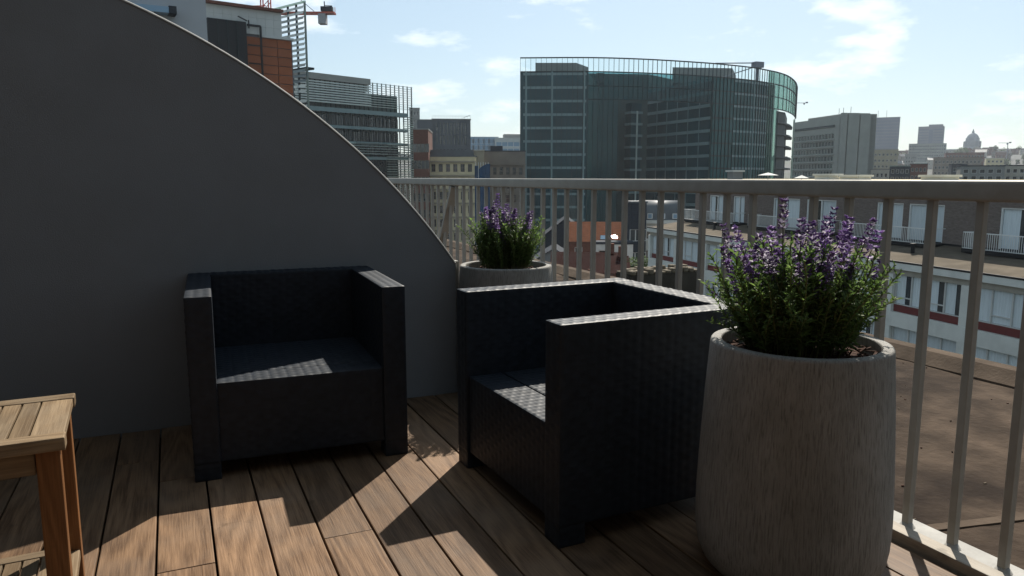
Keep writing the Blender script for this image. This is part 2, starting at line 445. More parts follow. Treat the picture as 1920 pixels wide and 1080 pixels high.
# ================================================================== SETTING: ground
def ground():
    rad = [0, 60, 120, 200, 300, 360, 430, 500, 600, 700, 800, 900, 1000, 1100, 1200, 1300, 1400, 1500, 1700, 2000, 2400]
    seg = 96; v = []; f = []
    def hz(r, a):
        t = min(1, max(0, (r - 330) / 1150)); t = t * t * (3 - 2 * t)
        return STREET + t * (64 + 4 * math.sin(a * 5 + 1) + 3 * math.sin(a * 13)) 
    for r in rad:
        for k in range(seg):
            a = 2 * math.pi * k / seg; v.append((r * math.cos(a), r * math.sin(a), hz(r, a)))
    for i in range(len(rad) - 1):
        for k in range(seg):
            k2 = (k + 1) % seg; f.append((i * seg + k, (i + 1) * seg + k, (i + 1) * seg + k2, i * seg + k2))
    me = bpy.data.meshes.new('ground'); me.from_pydata(v, [], f); me.materials.append(M['street']); me.update()
    o = inst('ground', me); struct(o); return hz
hill = ground()
def ground_z(x, y): return hill(math.hypot(x, y), math.atan2(y, x) % (2 * math.pi))

# ================================================================== THE TERRACE
# building we stand on, below the deck, and the flat roof outside the railing
o = MB().box(-14, 5.50, -14, 30, STREET, -.62, 'house').build('apartment_block_below')
tag(o, 'dark apartment block underneath the wooden terrace and brown roof', 'building')
def flat_roof():
    b = MB(); xs = np.linspace(2.30, 5.36, 26); ys = np.linspace(-8, 26, 150)
    idx = {}
    for i, x in enumerate(xs):
        for j, y in enumerate(ys):
            z = -.27 + .012 * math.sin(x * 2.1 + y * 1.3) + .010 * math.sin(y * 3.1 - x) + rng.uniform(-.003, .003)
            idx[i, j] = len(b.v); b.v.append((x, y, z))
    k = b.mi('roofing')
    for i in range(25):
        for j in range(149):
            b.f.append((idx[i, j], idx[i + 1, j], idx[i + 1, j + 1], idx[i, j + 1])); b.m.append(k)
    o = b.build('flat_roof', None, True); struct(o)
    # laps between the roofing sheets and the upstand along the far edge
    for (xa, ya, xb, yb) in ((2.6, 2.05, 5.3, 1.5), (2.9, 3.0, 5.35, 4.4), (2.4, -1.2, 5.3, .1), (2.6, 6.2, 5.3, 7.3)):
        MB().bar((xa, ya, -.268), (xb, yb, -.268), .05, 'roofedge', .026).build('roofing_lap', o)
    up = MB(); prof = [(5.34, -.262), (5.40, -.225), (5.47, -.18), (5.60, -.18), (5.60, -.5), (5.34, -.5)]
    n = len(prof)
    for y in (-8, 26):
        for x, z in prof: up.v.append((x, y, z))
    for a in range(n):
        c = (a + 1) % n; up.f.append((a, c, n + c, n + a)); up.m.append(up.mi('roofedge'))
    up.f.append(tuple(range(n - 1, -1, -1))); up.m.append(0); up.f.append(tuple(range(n, 2 * n))); up.m.append(0)
    up.build('roof_upstand', o)
    MB().box(2.30, 5.34, -8, 26, -.6, -.45, 'house').build('roof_slab', o)
    rz_ = lambda x, y: -.27 + .012 * math.sin(x * 2.1 + y * 1.3) + .010 * math.sin(y * 3.1 - x)
    q = random.Random(9); g = MB()
    for _ in range(260):
        x, y = q.uniform(2.36, 5.3), q.uniform(-1, 9); c = Vector((x, y, rz_(x, y) + .003)); d = Vector((q.uniform(-1, 1), q.uniform(-1, 1), q.uniform(-.1, .1))).normalized() * q.uniform(.002, .008)
        g.bar(c - d, c + d, q.uniform(.003, .008), q.choice(('soil', 'stone', 'roofedge', 'under')), .006)
    g.build('roof_litter', o)['kind'] = 'stuff'
flat_roof()

deck = MB().box(-2.0, 2.12, -2.2, 9.4, -.14, -.062, 'under').build('deck'); struct(deck)
edges = [-1.995, -1.823, -1.651, -1.479, -1.308, -1.137, -.965, -.794, -.622, -.451, -.28, -.111, .062, .229, .398, .568, .739, .914, 1.088, 1.272, 1.445, 1.617, 1.789, 1.965, 2.128]
fixed = {-.111: [3.179, 2.413], -.28: [3.443, 1.3], .398: [2.433], 1.965: [2.9]}
for i in range(len(edges) - 1):
    xa, xb = edges[i] + .0035, edges[i + 1] - .0035
    end = 9.3 if xa > 1.44 else 3.89
    js = fixed.get(edges[i])
    if js is None:
        js = []; y = rng.uniform(-1.5, .6)
        while y < end - .5:
            y += rng.uniform(1.6, 2.6)
            if y < end - .3: js.append(y)
        js = [j for j in js if not ((1.5 < j < 3.3) if xa < 1.0 else (.9 < j < 3.6))]
    cuts = [-2.2] + sorted(js) + [end]
    for a, c in zip(cuts[:-1], cuts[1:]):
        me = bbox_mesh(-(xb - xa) / 2, (xb - xa) / 2, -(c - a) / 2 + .0015, (c - a) / 2 - .0015, -.028, 0, 'deck', .0035, 2, 'plank')
        dz = rng.uniform(-.0018, .0012)
        inst('plank', me, deck, ((xa + xb) / 2, (a + c) / 2, dz), (rng.uniform(-.0006, .0006), rng.uniform(-.006, .006), 0))

# raised board and pale strip along the rail
kb = inst('edge_board', bbox_mesh(2.136, 2.193, -2.2, 9.3, -.06, .036, 'kerbwood', .004)); tag(kb, 'weathered grey timber edging board along the foot of the railing', 'edging board')
es = MB().box(2.207, 2.31, -2.2, 9.3, -.26, .012, 'strip').build('base_strip'); tag(es, 'off-white roof edge strip that the railing bars stand on', 'roof edge')

# curved partition wall
def partition():
    pts = [(-0.154, 1.977), (0.232, 1.797), (0.669, 1.509), (0.965, 1.246), (1.19, 1.008), (1.337, .831), (1.404, .726)]
    A = np.array([[2 * x, 2 * z, 1] for x, z in pts]); bb = np.array([x * x + z * z for x, z in pts])
    cx, cz, k = np.linalg.lstsq(A, bb, rcond=None)[0]; r = math.sqrt(k + cx * cx + cz * cz)
    a0 = math.atan2(.726 - cz, 1.404 - cx); a1 = math.pi / 2 + .02
    curve = []
    for i in range(49):
        a = a0 + (a1 - a0) * i / 48; curve.append((cx + r * math.cos(a), cz + r * math.sin(a)))
    left = min(-2.0, curve[-1][0] - .1)
    if curve[-1][0] < -2.0: curve = [c for c in curve if c[0] > -2.0]
    poly = [(-2.0, -.05), (1.416, -.05), (1.409, .70)] + curve + [(-2.0, curve[-1][1])]
    w = thing('partition_wall', 'grey plastered terrace partition wall with a curved sloping top', 'wall', (0, 3.9, 0))
    b = MB(); n = len(poly)
    b.v = [(x, 0, z) for x, z in poly] + [(x, .055, z) for x, z in poly]
    b.mi('wallpaint')
    b.f = [tuple(range(n)), tuple(range(2 * n - 1, n - 1, -1))] + [(i, n + i, n + (i + 1) % n, (i + 1) % n) for i in range(n)]
    b.m = [0] * len(b.f)
    b.build('panel', w)
    t = MB(); cc = [(1.409, .70)] + curve
    for i in range(len(cc) - 1):
        (x0, z0), (x1, z1) = cc[i], cc[i + 1]
        d = Vector((x1 - x0, 0, z1 - z0)).normalized(); nn = Vector((-d.z, 0, d.x)); nn = nn if nn.z > 0 or nn.x > 0 else -nn
        k = t.mi('lit_coping'); j = len(t.v)
        for (x, z) in ((x0, z0), (x1, z1)):
            for y, o_ in ((-.004, .001), (-.0035, .005), (-.001, .0085), (.004, .0105), (.012, .011), (.058, .011), (.058, .001)): t.v.append((x + nn.x * o_, y, z + nn.z * o_))
        for q in [(a, (a + 1) % 7, 7 + (a + 1) % 7, 7 + a) for a in range(7)]: t.f.append(tuple(j + a for a in q)); t.m.append(k)
    t.build('lit_coping', w)
    inst('end_post', bbox_mesh(1.40, 1.452, .062, .115, -.05, .735, 'rail', .004), w, label='pale beige post standing behind the end of the wall')
partition()
o = MB().box(-2.5, 5.2, -2.9, -2.3, STREET, 6.5, 'house').build('sky_block_wall'); tag(o, 'unseen dark wall added behind the terrace to cut sky light', 'wall')  # unseen wall added behind the camera to dim the ambient sky light
o = MB().box(-3.0, -2.01, -2.29, 3.95, STREET, 8.5, 'house').build('house_wall'); tag(o, 'dark rendered house wall rising at the inner side of the terrace', 'wall')

# railing
def railing():
    r = thing('balcony_railing', 'long beige metal balcony railing with square bars and wide flat handrail', 'railing', (2.24, 0, 0))
    me = bbox_mesh(-.032, .032, -2.2, 9.3, 1.127, 1.190, 'rail', .012, 4); 
    h_ = inst('handrail', me, r)
    for p in me.polygons: p.use_smooth = True
    bm_ = bbox_mesh(-.0125, .0125, -.0125, .0125, .0, 1.13, 'rail', .0025, 2, 'baluster')
    foot = MB().lathe([(.0, .03), (.017, .028), (.026, .013), (.028, .012)], 'strip', 10).mesh('foot', True)
    for k in range(-21, 47):
        y = 1.5094 + .1655 * k
        b = inst('baluster', bm_, r, (0, y, .012), (0, 0, rng.uniform(-.03, .03)))
        if k < 14: inst('foot', foot, b, (0, 0, -.012))
    MB().bar((0, 6.20, 1.12), (0, 6.95, .02), .07, 'rail', .03).build('brace', r, label='wider beige brace leaning diagonally between the bars')
railing()

# ================================================================== RATTAN ARMCHAIRS
def woven_grid(o, u, v, lu, lv, amp=.0048, cell=.034, res=.0050, fade=.0035):
    """relief of basket weave on the rectangle o + u*[0,lu] + v*[0,lv]; normal u x v"""
    o = np.array(o, float); u = np.array(u, float); v = np.array(v, float); n = np.cross(u, v)
    nu = max(2, int(lu / res)); nv = max(2, int(lv / res))
    a = np.linspace(0, lu, nu + 1); b = np.linspace(0, lv, nv + 1)
    A, B = np.meshgrid(a, b, indexing='ij')
    p, q = A / cell, B / (cell * .62)
    par = (np.floor(p) + np.floor(q)) % 2
    fp, fq = p % 1, q % 1
    hz_ = np.sin(np.pi * fp) * (np.sin(np.pi * fq) ** .45)
    hv_ = np.sin(np.pi * fq) * (np.sin(np.pi * fp) ** .45) * .55
    hgt = np.where(par < .5, .35 + .65 * hz_, .25 + .6 * hv_) * np.minimum(1, np.sin(np.pi * fp) * 3.5 + .25) ** .5
    e = np.minimum(np.minimum(A, lu - A), np.minimum(B, lv - B)); hgt = hgt * np.clip(e / fade, 0, 1)
    P = o + A[..., None] * u + B[..., None] * v + (hgt * amp)[..., None] * n
    V = P.reshape(-1, 3)
    I = np.arange((nu + 1) * (nv + 1)).reshape(nu + 1, nv + 1)
    Fc = np.stack([I[:-1, :-1], I[1:, :-1], I[1:, 1:], I[:-1, 1:]], -1).reshape(-1, 4)
    return V, Fc
def woven_box(name, x0, x1, y0, y1, z0, z1, sides='xXyYzZ', res=.0052):
    Vs, Fs, n = [], [], 0
    lx, ly, lz = x1 - x0, y1 - y0, z1 - z0
    defs = dict(Z=((x0, y0, z1), (1, 0, 0), (0, 1, 0), lx, ly), z=((x0, y1, z0), (1, 0, 0), (0, -1, 0), lx, ly),
                y=((x0, y0, z0), (1, 0, 0), (0, 0, 1), lx, lz), Y=((x1, y1, z0), (-1, 0, 0), (0, 0, 1), lx, lz),
                x=((x0, y1, z0), (0, -1, 0), (0, 0, 1), ly, lz), X=((x1, y0, z0), (0, 1, 0), (0, 0, 1), ly, lz))
    for k, d in defs.items():
        if k in sides:
            rr = res if k == 'Z' else res * 1.25
            v, f = woven_grid(*d, res=rr, amp=.0036 if k == 'Z' else .0030)
        else:
            o, u, w, a, b = d; o = np.array(o); u = np.array(u); w = np.array(w)
            v = np.array([o, o + u * a, o + u * a + w * b, o + w * b]); f = np.array([[0, 1, 2, 3]])
        Vs.append(v); Fs.append(f + n); n += len(v)
    V = np.concatenate(Vs); me = bpy.data.meshes.new(name)
    me.from_pydata(V.tolist(), [], np.concatenate(Fs).tolist() if len({x.shape[1] for x in Fs}) == 1 else [])
    me.materials.append(M['rattan']); me.polygons.foreach_set('use_smooth', [True] * len(me.polygons)); me.update()
    return me
CW, CD, CH, AT, SEAT = .862, .80, .742, .098, .392
chair_meshes = {}
def armchair(label, loc, rz):
    c = thing('rattan_armchair', label, 'armchair', loc, rz, 'black rattan armchairs on the deck')
    w2 = CW / 2
    if not chair_meshes:
        G = chair_meshes
        G['arm'] = woven_box('arm', -AT / 2, AT / 2, 0, CD, .07, CH, 'xXyYZ')
        G['back'] = woven_box('backrest', -(w2 - AT - .001), w2 - AT - .001, CD - .10, CD, .07, CH, 'yYZ')
        G['seatf'] = woven_box('seat_front', -(w2 - AT - .001), w2 - AT - .001, .012, .155, .07, SEAT, 'yZ')
        G['seat'] = woven_box('seat', -(w2 - AT - .001), w2 - AT - .001, .163, CD - .102, SEAT - .06, SEAT, 'Z')
        G['foot'] = woven_box('foot', -AT / 2, AT / 2, -.049, .049, 0, .0705, 'xXyY')
    G = chair_meshes
    for s in (-1, 1):
        a = inst('arm', G['arm'], c, (s * (w2 - AT / 2), 0, 0))
        for y in (.0505, CD - .0505): inst('foot', G['foot'], a, (0, y, 0))
    inst('backrest', G['back'], c)
    inst('seat_front', G['seatf'], c)
    inst('seat', G['seat'], c)
    return c
# seen from the front: its centre front at the middle of the two front feet
armchair('black rattan armchair in front of the grey curved wall', (.452, 3.094, 0), R(-2.2))
armchair('black rattan armchair turned sideways beside the tall pot and railing', (1.070, 2.475, 0), R(90 - 178.5 + 180 - 180 + 0) if False else R(-90 + 2.0))

# ================================================================== TEAK SIDE TABLE
def table():
    T = thing('side_table', 'slatted teak side table at the left edge of the deck', 'table', (-.285, 2.44, 0), R(2.6))
    # local: x to the left is negative, y towards the viewer negative; the right far corner of the top is the origin
    top, Wd, Dp = .585, .78, .425
    def bx(name, x0, x1, y0, y1, z0, z1, m='teakx', w=.004, par=T):
        cx, cy, cz = (x0 + x1) / 2, (y0 + y1) / 2, (z0 + z1) / 2
        me = bbox_mesh(x0 - cx, x1 - cx, y0 - cy, y1 - cy, z0 - cz, z1 - cz, m, w, 2, name)
        return inst(name, me, par, (cx, cy, cz))
    bx('rail', -Wd, 0, -.055, 0, top - .03, top)                       # far rail
    bx('rail', -Wd, 0, -Dp, -Dp + .05, top - .032, top + .001)         # near rail
    x = -.004; first = True
    while x > -Wd + .05:
        w = .072 if first else .040
        bx('slat', x - w, x, -Dp + .0515, -.0565, top - .022, top - .002, 'teak', .002); x -= w + .005; first = False
    for sx in (-.040, -Wd + .040):
        for sy in (-.036, -Dp + .045):
            bx('leg', sx - .026, sx + .026, sy - .021, sy + .021, 0, top - .033, 'teakz', .005)
    for sy in (-.036, -Dp + .045):
        bx('apron', -Wd + .068, -.068, sy - .010, sy + .010, top - .095, top - .033, 'teakx', .003)
    for sx in (-.040, -Wd + .040):
        bx('apron', sx - .011, sx + .011, -Dp + .068, -.059, top - .095, top - .033, 'teak', .003)
    sh = .135
    bx('shelf_rail', -Wd + .068, -.068, -.058, -.018, sh - .028, sh)
    bx('shelf_rail', -Wd + .068, -.068, -Dp + .028, -Dp + .066, sh - .028, sh)
    bx('shelf_end', -.062, -.018, -Dp + .068, -.059, sh - .028, sh, 'teak')
    x = -.074
    while x > -Wd + .15:
        bx('shelf_slat', x - .038, x, -Dp + .068, -.060, sh - .022, sh - .002, 'teak', .002); x -= .044
table()

# ================================================================== PLANTERS AND LAVENDER
pot_prof = [(0, .012), (.19, .0), (.214, .003), (.236, .014), (.258, .038), (.2735, .078), (.281, .125), (.2835, .18), (.2825, .25), (.279, .34), (.274, .44), (.268, .55), (.261, .65), (.2565, .708), (.2555, .7135), (.2525, .7172), (.251, .7178), (.2505, .718), (.2265, .718), (.226, .7178), (.2245, .716), (.2235, .710), (.223, .60)]
pot_me = None
def planter(label, x, y):
    global pot_me
    p = thing('planter', label, 'planter', (x, y, 0), rng.uniform(0, 6), 'tall grey planters on the deck')
    if pot_me is None:
        pot_me = MB().lathe(pot_prof, 'pot', 64).mesh('pot', True)
    inst('pot', pot_me, p)
    b = MB(); k = b.mi('soil'); n = 26; b.v.append((0, 0, .690))
    rings = 7
    for i in range(1, rings + 1):
        for j in range(n):
            a = 2 * math.pi * j / n; r = .2245 * i / rings
            b.v.append((r * math.cos(a), r * math.sin(a), .686 + rng.uniform(-.008, .010) - .01 * (i / rings)))
    for j in range(n): b.f.append((0, 1 + j, 1 + (j + 1) % n)); b.m.append(k)
    for i in range(rings - 1):
        for j in range(n):
            a, c = 1 + i * n + j, 1 + i * n + (j + 1) % n; b.f.append((a, a + n, c + n, c)); b.m.append(k)
    for _ in range(150):
        a = rng.uniform(0, 6.28); r = .215 * math.sqrt(rng.random()); q = Vector((r * math.cos(a), r * math.sin(a), .692))
        d = Vector((rng.uniform(-1, 1), rng.uniform(-1, 1), rng.uniform(-.2, .4))).normalized() * rng.uniform(.008, .02)
        b.bar(q - d, q + d, .007, 'soil', .003)
    so_ = b.build('soil', p); so_['kind'] = 'stuff'
    return p

def leafy_variant(seed, Ht):
    q = random.Random(seed); b = MB(); k = b.mi('leafy'); bend = q.uniform(-.05, .10)
    pts = [Vector((bend * (t / 6) ** 2, q.uniform(-.006, .006), Ht * t / 6)) for t in range(7)]
    for i in range(6): b.bar(pts[i], pts[i + 1], .0028, 'leafdry')
    nl = 40
    for i in range(nl):
        t = .12 + .88 * i / (nl - 1); s = t * 6; j = min(5, int(s)); p = pts[j].lerp(pts[j + 1], s - j)
        a = i * 2.4 + q.uniform(-.5, .5); ln = q.uniform(.024, .046) * (1.15 - .45 * t); up = q.uniform(.25, 1.1) + .5 * t; w = q.uniform(.0036, .0062)
        d = Vector((math.cos(a), math.sin(a), up)).normalized(); sd = Vector((-math.sin(a), math.cos(a), 0)) * w
        m1 = p + d * ln * .55 + Vector((0, 0, .002)); tip = p + d * ln + Vector((math.cos(a), math.sin(a), -.35)) * ln * .22
        ii = len(b.v); b.v += [tuple(p), tuple(m1 + sd), tuple(tip), tuple(m1 - sd)]
        b.f.append((ii, ii + 1, ii + 2, ii + 3)); b.m.append(k)
    return b.mesh('leafy_stem', False)
def spike_variant(seed, Ht, loose=1.0):
    q = random.Random(seed); b = MB(); k = b.mi('petal'); bend = q.uniform(-.03, .07)
    pts = [Vector((bend * (t / 6) ** 2, 0, Ht * t / 6)) for t in range(7)]
    for i in range(6): b.bar(pts[i], pts[i + 1], .0022, 'leafdry')
    hl = q.uniform(.055, .085); whorls = q.randint(6, 8)
    for wv in range(whorls):
        t = wv / (whorls - 1); c = pts[6] + Vector((bend * .3 * t, 0, -hl * .25 + hl * t)); rr = .0105 * (1 - .55 * t) * loose
        if wv == 0: c = c - Vector((0, 0, q.uniform(.006, .02)))
        for j in range(7):
            a = j * 6.283 / 7 + q.uniform(-.4, .4) + wv; o_ = Vector((math.cos(a), math.sin(a), q.uniform(-.1, .7)))
            p = c + o_ * rr; s = q.uniform(.0036, .0068)
            e1 = Vector((-math.sin(a), math.cos(a), q.uniform(-.4, .4))).normalized() * s; e2 = o_.normalized() * s * 1.5
            ii = len(b.v)
            b.v += [tuple(p - e2), tuple(p + e1), tuple(p + e2 + Vector((0, 0, .002))), tuple(p - e1)]; b.f.append((ii, ii + 1, ii + 2, ii + 3)); b.m.append(k)
            b.v += [tuple(p + Vector((0, 0, -s))), tuple(p + e1 * .8 + Vector((0, 0, s * .6))), tuple(p + e2), ]; b.f.append((ii + 4, ii + 5, ii + 6)); b.m.append(k)
    return b.mesh('flower_spike', False)
leaf_vars = [leafy_variant(i, h_) for i, h_ in enumerate((.20, .24, .28, .30, .32, .26, .22))]
spike_vars = [spike_variant(50 + i, h_, l_) for i, (h_, l_) in enumerate(((.30, 1.0), (.32, 1.3), (.28, 1.2), (.34, .9), (.31, 1.4), (.26, 1.1)))]
def lavender(label, x, y, spread, hgt, nleaf, nsp, seed, rb=.15):
    q = random.Random(seed)
    p = thing('lavender', label, 'plant', (x, y, .69), 0, 'lavender plants in the planters')
    for i in range(nleaf):
        r = rb * math.sqrt(q.random()); a = q.uniform(0, 6.283)
        tilt = (r / rb) * q.uniform(.10, .70) * spread + q.uniform(-.05, .08)
        if q.random() < .03: tilt += .4
        me = q.choice(leaf_vars); s = q.uniform(.60, 1.03) * hgt * (1 - .30 * (tilt if tilt > 0 else 0))
        e = Matrix.Rotation(a, 4, 'Z') @ Matrix.Rotation(tilt, 4, 'Y') @ Matrix.Rotation(q.uniform(0, 6.28), 4, 'Z')
        inst('leafy_stem', me, p, (r * math.cos(a), r * math.sin(a), q.uniform(-.005, .02)), e.to_euler(), (s, s, s))
    for i in range(nsp):
        r = rb * .8 * math.sqrt(q.random()); a = q.uniform(0, 6.283); tilt = (r / rb / .8) * q.uniform(.05, .46) * spread + q.uniform(-.03, .07)
        if q.random() < .05: tilt += .3
        s = q.uniform(.62, 1.04) * hgt * (1 - .42 * max(0, tilt))
        e = Matrix.Rotation(a, 4, 'Z') @ Matrix.Rotation(tilt, 4, 'Y') @ Matrix.Rotation(q.uniform(0, 6.28), 4, 'Z')
        inst('flower_spike', q.choice(spike_vars), p, (r * math.cos(a), r * math.sin(a), 0), e.to_euler(), (s, s, s))
planter('tall ribbed grey planter in the right foreground beside the railing', 1.683, 1.656)
planter('grey planter behind the sideways armchair at the end of the wall', 1.683, 3.83)
lavender('wide lavender with loose purple spikes in the foreground planter', 1.668, 1.662, .84, 1.10, 380, 88, 3, .138)
lavender('compact upright lavender in the far planter next to the wall end', 1.683, 3.83, .40, 1.0, 300, 80, 11, .125)

# ================================================================== WHITE APARTMENT BUILDING ACROSS THE YARD
def white_building():
    az = 7.79; pr = at(1912, 522, 35.1)
    # local x runs from the far left end (0) to the near right end; local -y faces the terrace
    LEN = 46.0; x0 = -38.08
    u = Vector((-math.sin(R(az)), -math.cos(R(az)), 0))
    org = Vector((pr.x, pr.y, 0)) + u * x0
    rz = math.atan2(u.y, u.x)
    B = thing('white_apartment_building', 'white apartment building with dark red window panels and a brick top storey', 'building', (org.x, org.y, STREET), rz)
    H = lambda z: z - STREET
    zr = -3.55
    MB().box(.02, LEN, .9, 14, 0, H(zr) - .4, 'soffit').build('body', B)
    # floors: fascia, soffit band, windows, red panels, white spandrel
    bays = [0.0, 5.08] ; bays = [.08 + 5.02 * i for i in range(10)]
    wm = {}
    fl_top = zr
    for fl in range(8):
        z = zr - 3.02 * fl
        if fl == 0:
            MB().box(-.15, LEN, -.25, .9, H(z) - .36, H(z), 'white').build('cornice', B)
            MB().box(0, LEN, -.0, .9, H(z) - .68, H(z) - .362, 'soffit').build('soffit_band', B)
        else:
            MB().box(-.02, LEN, -.1, .9, H(z) - .62, H(z) + .20, 'white').build('spandrel', B)
        zt = H(z) - (.682 if fl == 0 else .622); zb = zt - 1.72
        for i, bx in enumerate(bays[:-1]):
            MB().box(bx - .22, bx + .24, -.08, .9, H(z) - 3.02 + .202, zt, 'white').build('pilaster', B)
            wx0, wx1 = bx + .26, bays[i + 1] - .24
            MB().box(wx0, wx1, .10, .2, zb - .40, zb - .004, 'redpanel').build('red_panel', B)
            w = wx1 - wx0
            kind = (i + fl) % 3
            key = kind
            if key not in wm:
                b = MB(); q = random.Random(kind + 5)
                b.box(0, w, .10, .14, 0, 1.72, 'pane')
                for k in range(5):
                    x = k * (w - .07) / 4; b.box(x, x + .07, .0, .095, 0, 1.72, 'frame')
                for k in range(4):
                    xa = k * (w - .07) / 4 + .072; xb = (k + 1) * (w - .07) / 4 - .002
                    b.box(xa, xb, .01, .09, 0, .05, 'frame'); b.box(xa, xb, .01, .09, 1.67, 1.72, 'frame')
                    if k in ((1, 3) if kind else (0, 2)): b.box(xa, xb, .012, .088, .40, .46, 'frame')
                    if q.random() < .95:
                        # gathered curtain behind the glass line
                        n = 9; k2 = b.mi('curtain'); wd = (xb - xa) * q.choice((1, 1, .6)); j0 = len(b.v)
                        for t in range(n + 1):
                            xx = xa + wd * t / n; yy = .085 + .012 * math.sin(t * 2.6)
                            b.v += [(xx, yy, .06), (xx, yy, 1.66)]
                        for t in range(n): b.f.append((j0 + 2 * t, j0 + 2 * t + 2, j0 + 2 * t + 3, j0 + 2 * t + 1)); b.m.append(k2)
                wm[key] = b.mesh('window')
            inst('window', wm[key], B, (wx0, .12, zb))
    # sloping terrace roof, dark gutter line
    b = MB(); b.poly([(-.1, -.2, H(zr) + .03), (LEN, -.2, H(zr) + .03), (LEN, 4.6, H(-2.80)), (-.1, 4.6, H(-2.80))], 'terrace')
    b.poly([(-.1, 4.6, H(-2.80)), (-.1, 4.6, H(zr)), (-.1, -.2, H(zr)), (-.1, -.2, H(zr) + .03)], 'terrace')
    b.build('terrace_roof', B)
    MB().box(-.15, LEN, -.27, -.12, H(zr) + .002, H(zr) + .10, 'black').build('gutter', B)
    for s in (-8.5, -30.0, -21, -1.2):
        MB().lathe([(.11, H(-3.3)), (.11, H(-2.75)), (.17, H(-2.74)), (.17, H(-2.62)), (0, H(-2.60))], 'black', 10, (s - x0, 2.0)).build('vent_pipe', B)
    # set-back brick storey with door openings
    doors = [(-35.1, -32.5), (-31.2, -29.5), (-25.5, -22.2), (-21.4, -18.2), (-14.3, -12.05), (-11.6, -8.9), (-5.2, -1.9), (-1.2, 1.6), (4.0, 6.6)]
    xs = [(a - x0, c - x0) for a, c in doors]
    za, zb = H(-2.70), H(-.44)
    wl = MB(); xc = .4
    for a, c in xs:
        wl.box(xc, a, 4.5, 4.8, za, zb, 'brick'); xc = c
    wl.box(xc, LEN, 4.5, 4.8, za, zb, 'brick'); wl.box(.4, LEN, 4.5, 4.8, zb, H(.75), 'brick'); wl.box(.4, LEN, 4.5, 4.8, H(-3.4), za, 'black')
    wl.build('brick_wall', B)
    MB().box(.4, LEN, 4.802 + .3, 13, H(-3.4), H(.70), 'brick').build('top_storey', B)
    MB().box(.1, LEN, 4.1, 13.3, H(.752), H(1.02), 'offwhite').build('roof', B)
    for i, (a, c) in enumerate(xs):
        w = c - a; b = MB(); h_ = zb - za
        b.box(.0, w, .14, .17, 0, h_, 'pane')
        for x in (0, w / 2 - .04, w - .08): b.box(x, x + .08, 0, .1, 0, h_, 'framew')
        b.box(.082, w / 2 - .042, 0, .1, h_ - .08, h_, 'framew'); b.box(w / 2 + .042, w - .082, 0, .1, h_ - .08, h_, 'framew')
        n = 12
        for (xa, xb) in ((.09, w / 2 - .05 - (.5 if i % 3 == 0 else 0)), (w / 2 + .06, w - .09)):
            j0 = len(b.v); k2 = b.mi('curtain')
            for t in range(n + 1):
                xx = xa + (xb - xa) * t / n; yy = .115 + .015 * math.sin(t * 2.3 + i); b.v += [(xx, yy, .03), (xx, yy, h_ - .1)]
            for t in range(n): b.f.append((j0 + 2 * t, j0 + 2 * t + 2, j0 + 2 * t + 3, j0 + 2 * t + 1)); b.m.append(k2)
        b.build('balcony_door', B, loc=(a, 4.55, za))
    # balconies
    bar_me = MB().box(-.012, .012, -.012, .012, 0, .86, 'framew').mesh('baluster')
    for (a, c) in ((-37.5, -29.3), (-27, -17.6), (-16.2, -8.7), (-6.3, 2.0)):
        a -= x0; c -= x0
        s_ = MB().box(a, c, 3.2, 4.49, H(-2.95), H(-2.74), 'black').build('balcony', B)
        t = MB()
        t.bar((a, 3.25, H(-1.83)), (c, 3.25, H(-1.83)), .05, 'framew'); t.bar((a, 3.25, H(-1.83)), (a, 4.48, H(-1.83)), .05, 'framew'); t.bar((c, 3.25, H(-1.83)), (c, 4.48, H(-1.83)), .05, 'framew')
        t.bar((a, 3.25, H(-2.70)), (c, 3.25, H(-2.70)), .03, 'framew')
        t.build('balcony_rail', s_)
        n = int((c - a) / .13)
        bb = MB()
        for k in range(n + 1):
            x = a + (c - a) * k / n; bb.box(x - .011, x + .011, 3.239, 3.261, H(-2.72), H(-1.85), 'framew')
        for k in range(9):
            y = 3.25 + 1.2 * k / 9; bb.box(a - .011, a + .011, y - .011, y + .011, H(-2.72), H(-1.85), 'framew')
        bb.build('baluster_row', s_)['kind'] = 'stuff'
    # drain pipe across the front
    MB().bar((12.3, -.2, H(-4.2)), (15.2, -.2, H(-4.25)), .09, 'white').bar((15.2, -.2, H(-4.2)), (15.2, -.2, H(-7.2)), .09, 'white').build('drain_pipe', B)
    # objects on its roof
    ch = at(1378, 332, 62)
    def roofbox(name, label, cat, px, D, w, d, z0, z1, m, cap=None):
        p = at(px, 332, D); t = thing(name, label, cat, (p.x, p.y, z0), rz)
        MB().box(-w / 2, w / 2, -d / 2, d / 2, 0, z1 - z0, m).build('shaft', t)
        if cap: MB().box(-w / 2 - .12, w / 2 + .12, -d / 2 - .12, d / 2 + .12, z1 - z0 + .002, z1 - z0 + .14, cap).build('cap', t)
    roofbox('chimney', 'squat white chimney with flat cap behind the handrail', 'chimney', 1378, 63, .85, .9, 1.022, 1.62, 'concrete', 'white')
    roofbox('roof_hatch', 'low white roof hatch seen just above the handrail left of the slab block', 'roof hatch', 1552, 56, 1.6, 1.0, 1.022, 1.30, 'white', 'white')
    roofbox('roof_hatch', 'long thin white roof hatch in front of the slab block', 'roof hatch', 1604, 54, 1.9, 1.0, 1.022, 1.22, 'white', 'white')
    roofbox('roof_hatch', 'widest pale roof hatch below the twin distant towers', 'roof hatch', 1762, 47, 1.7, 1.2, 1.022, 1.20, 'white', 'white')
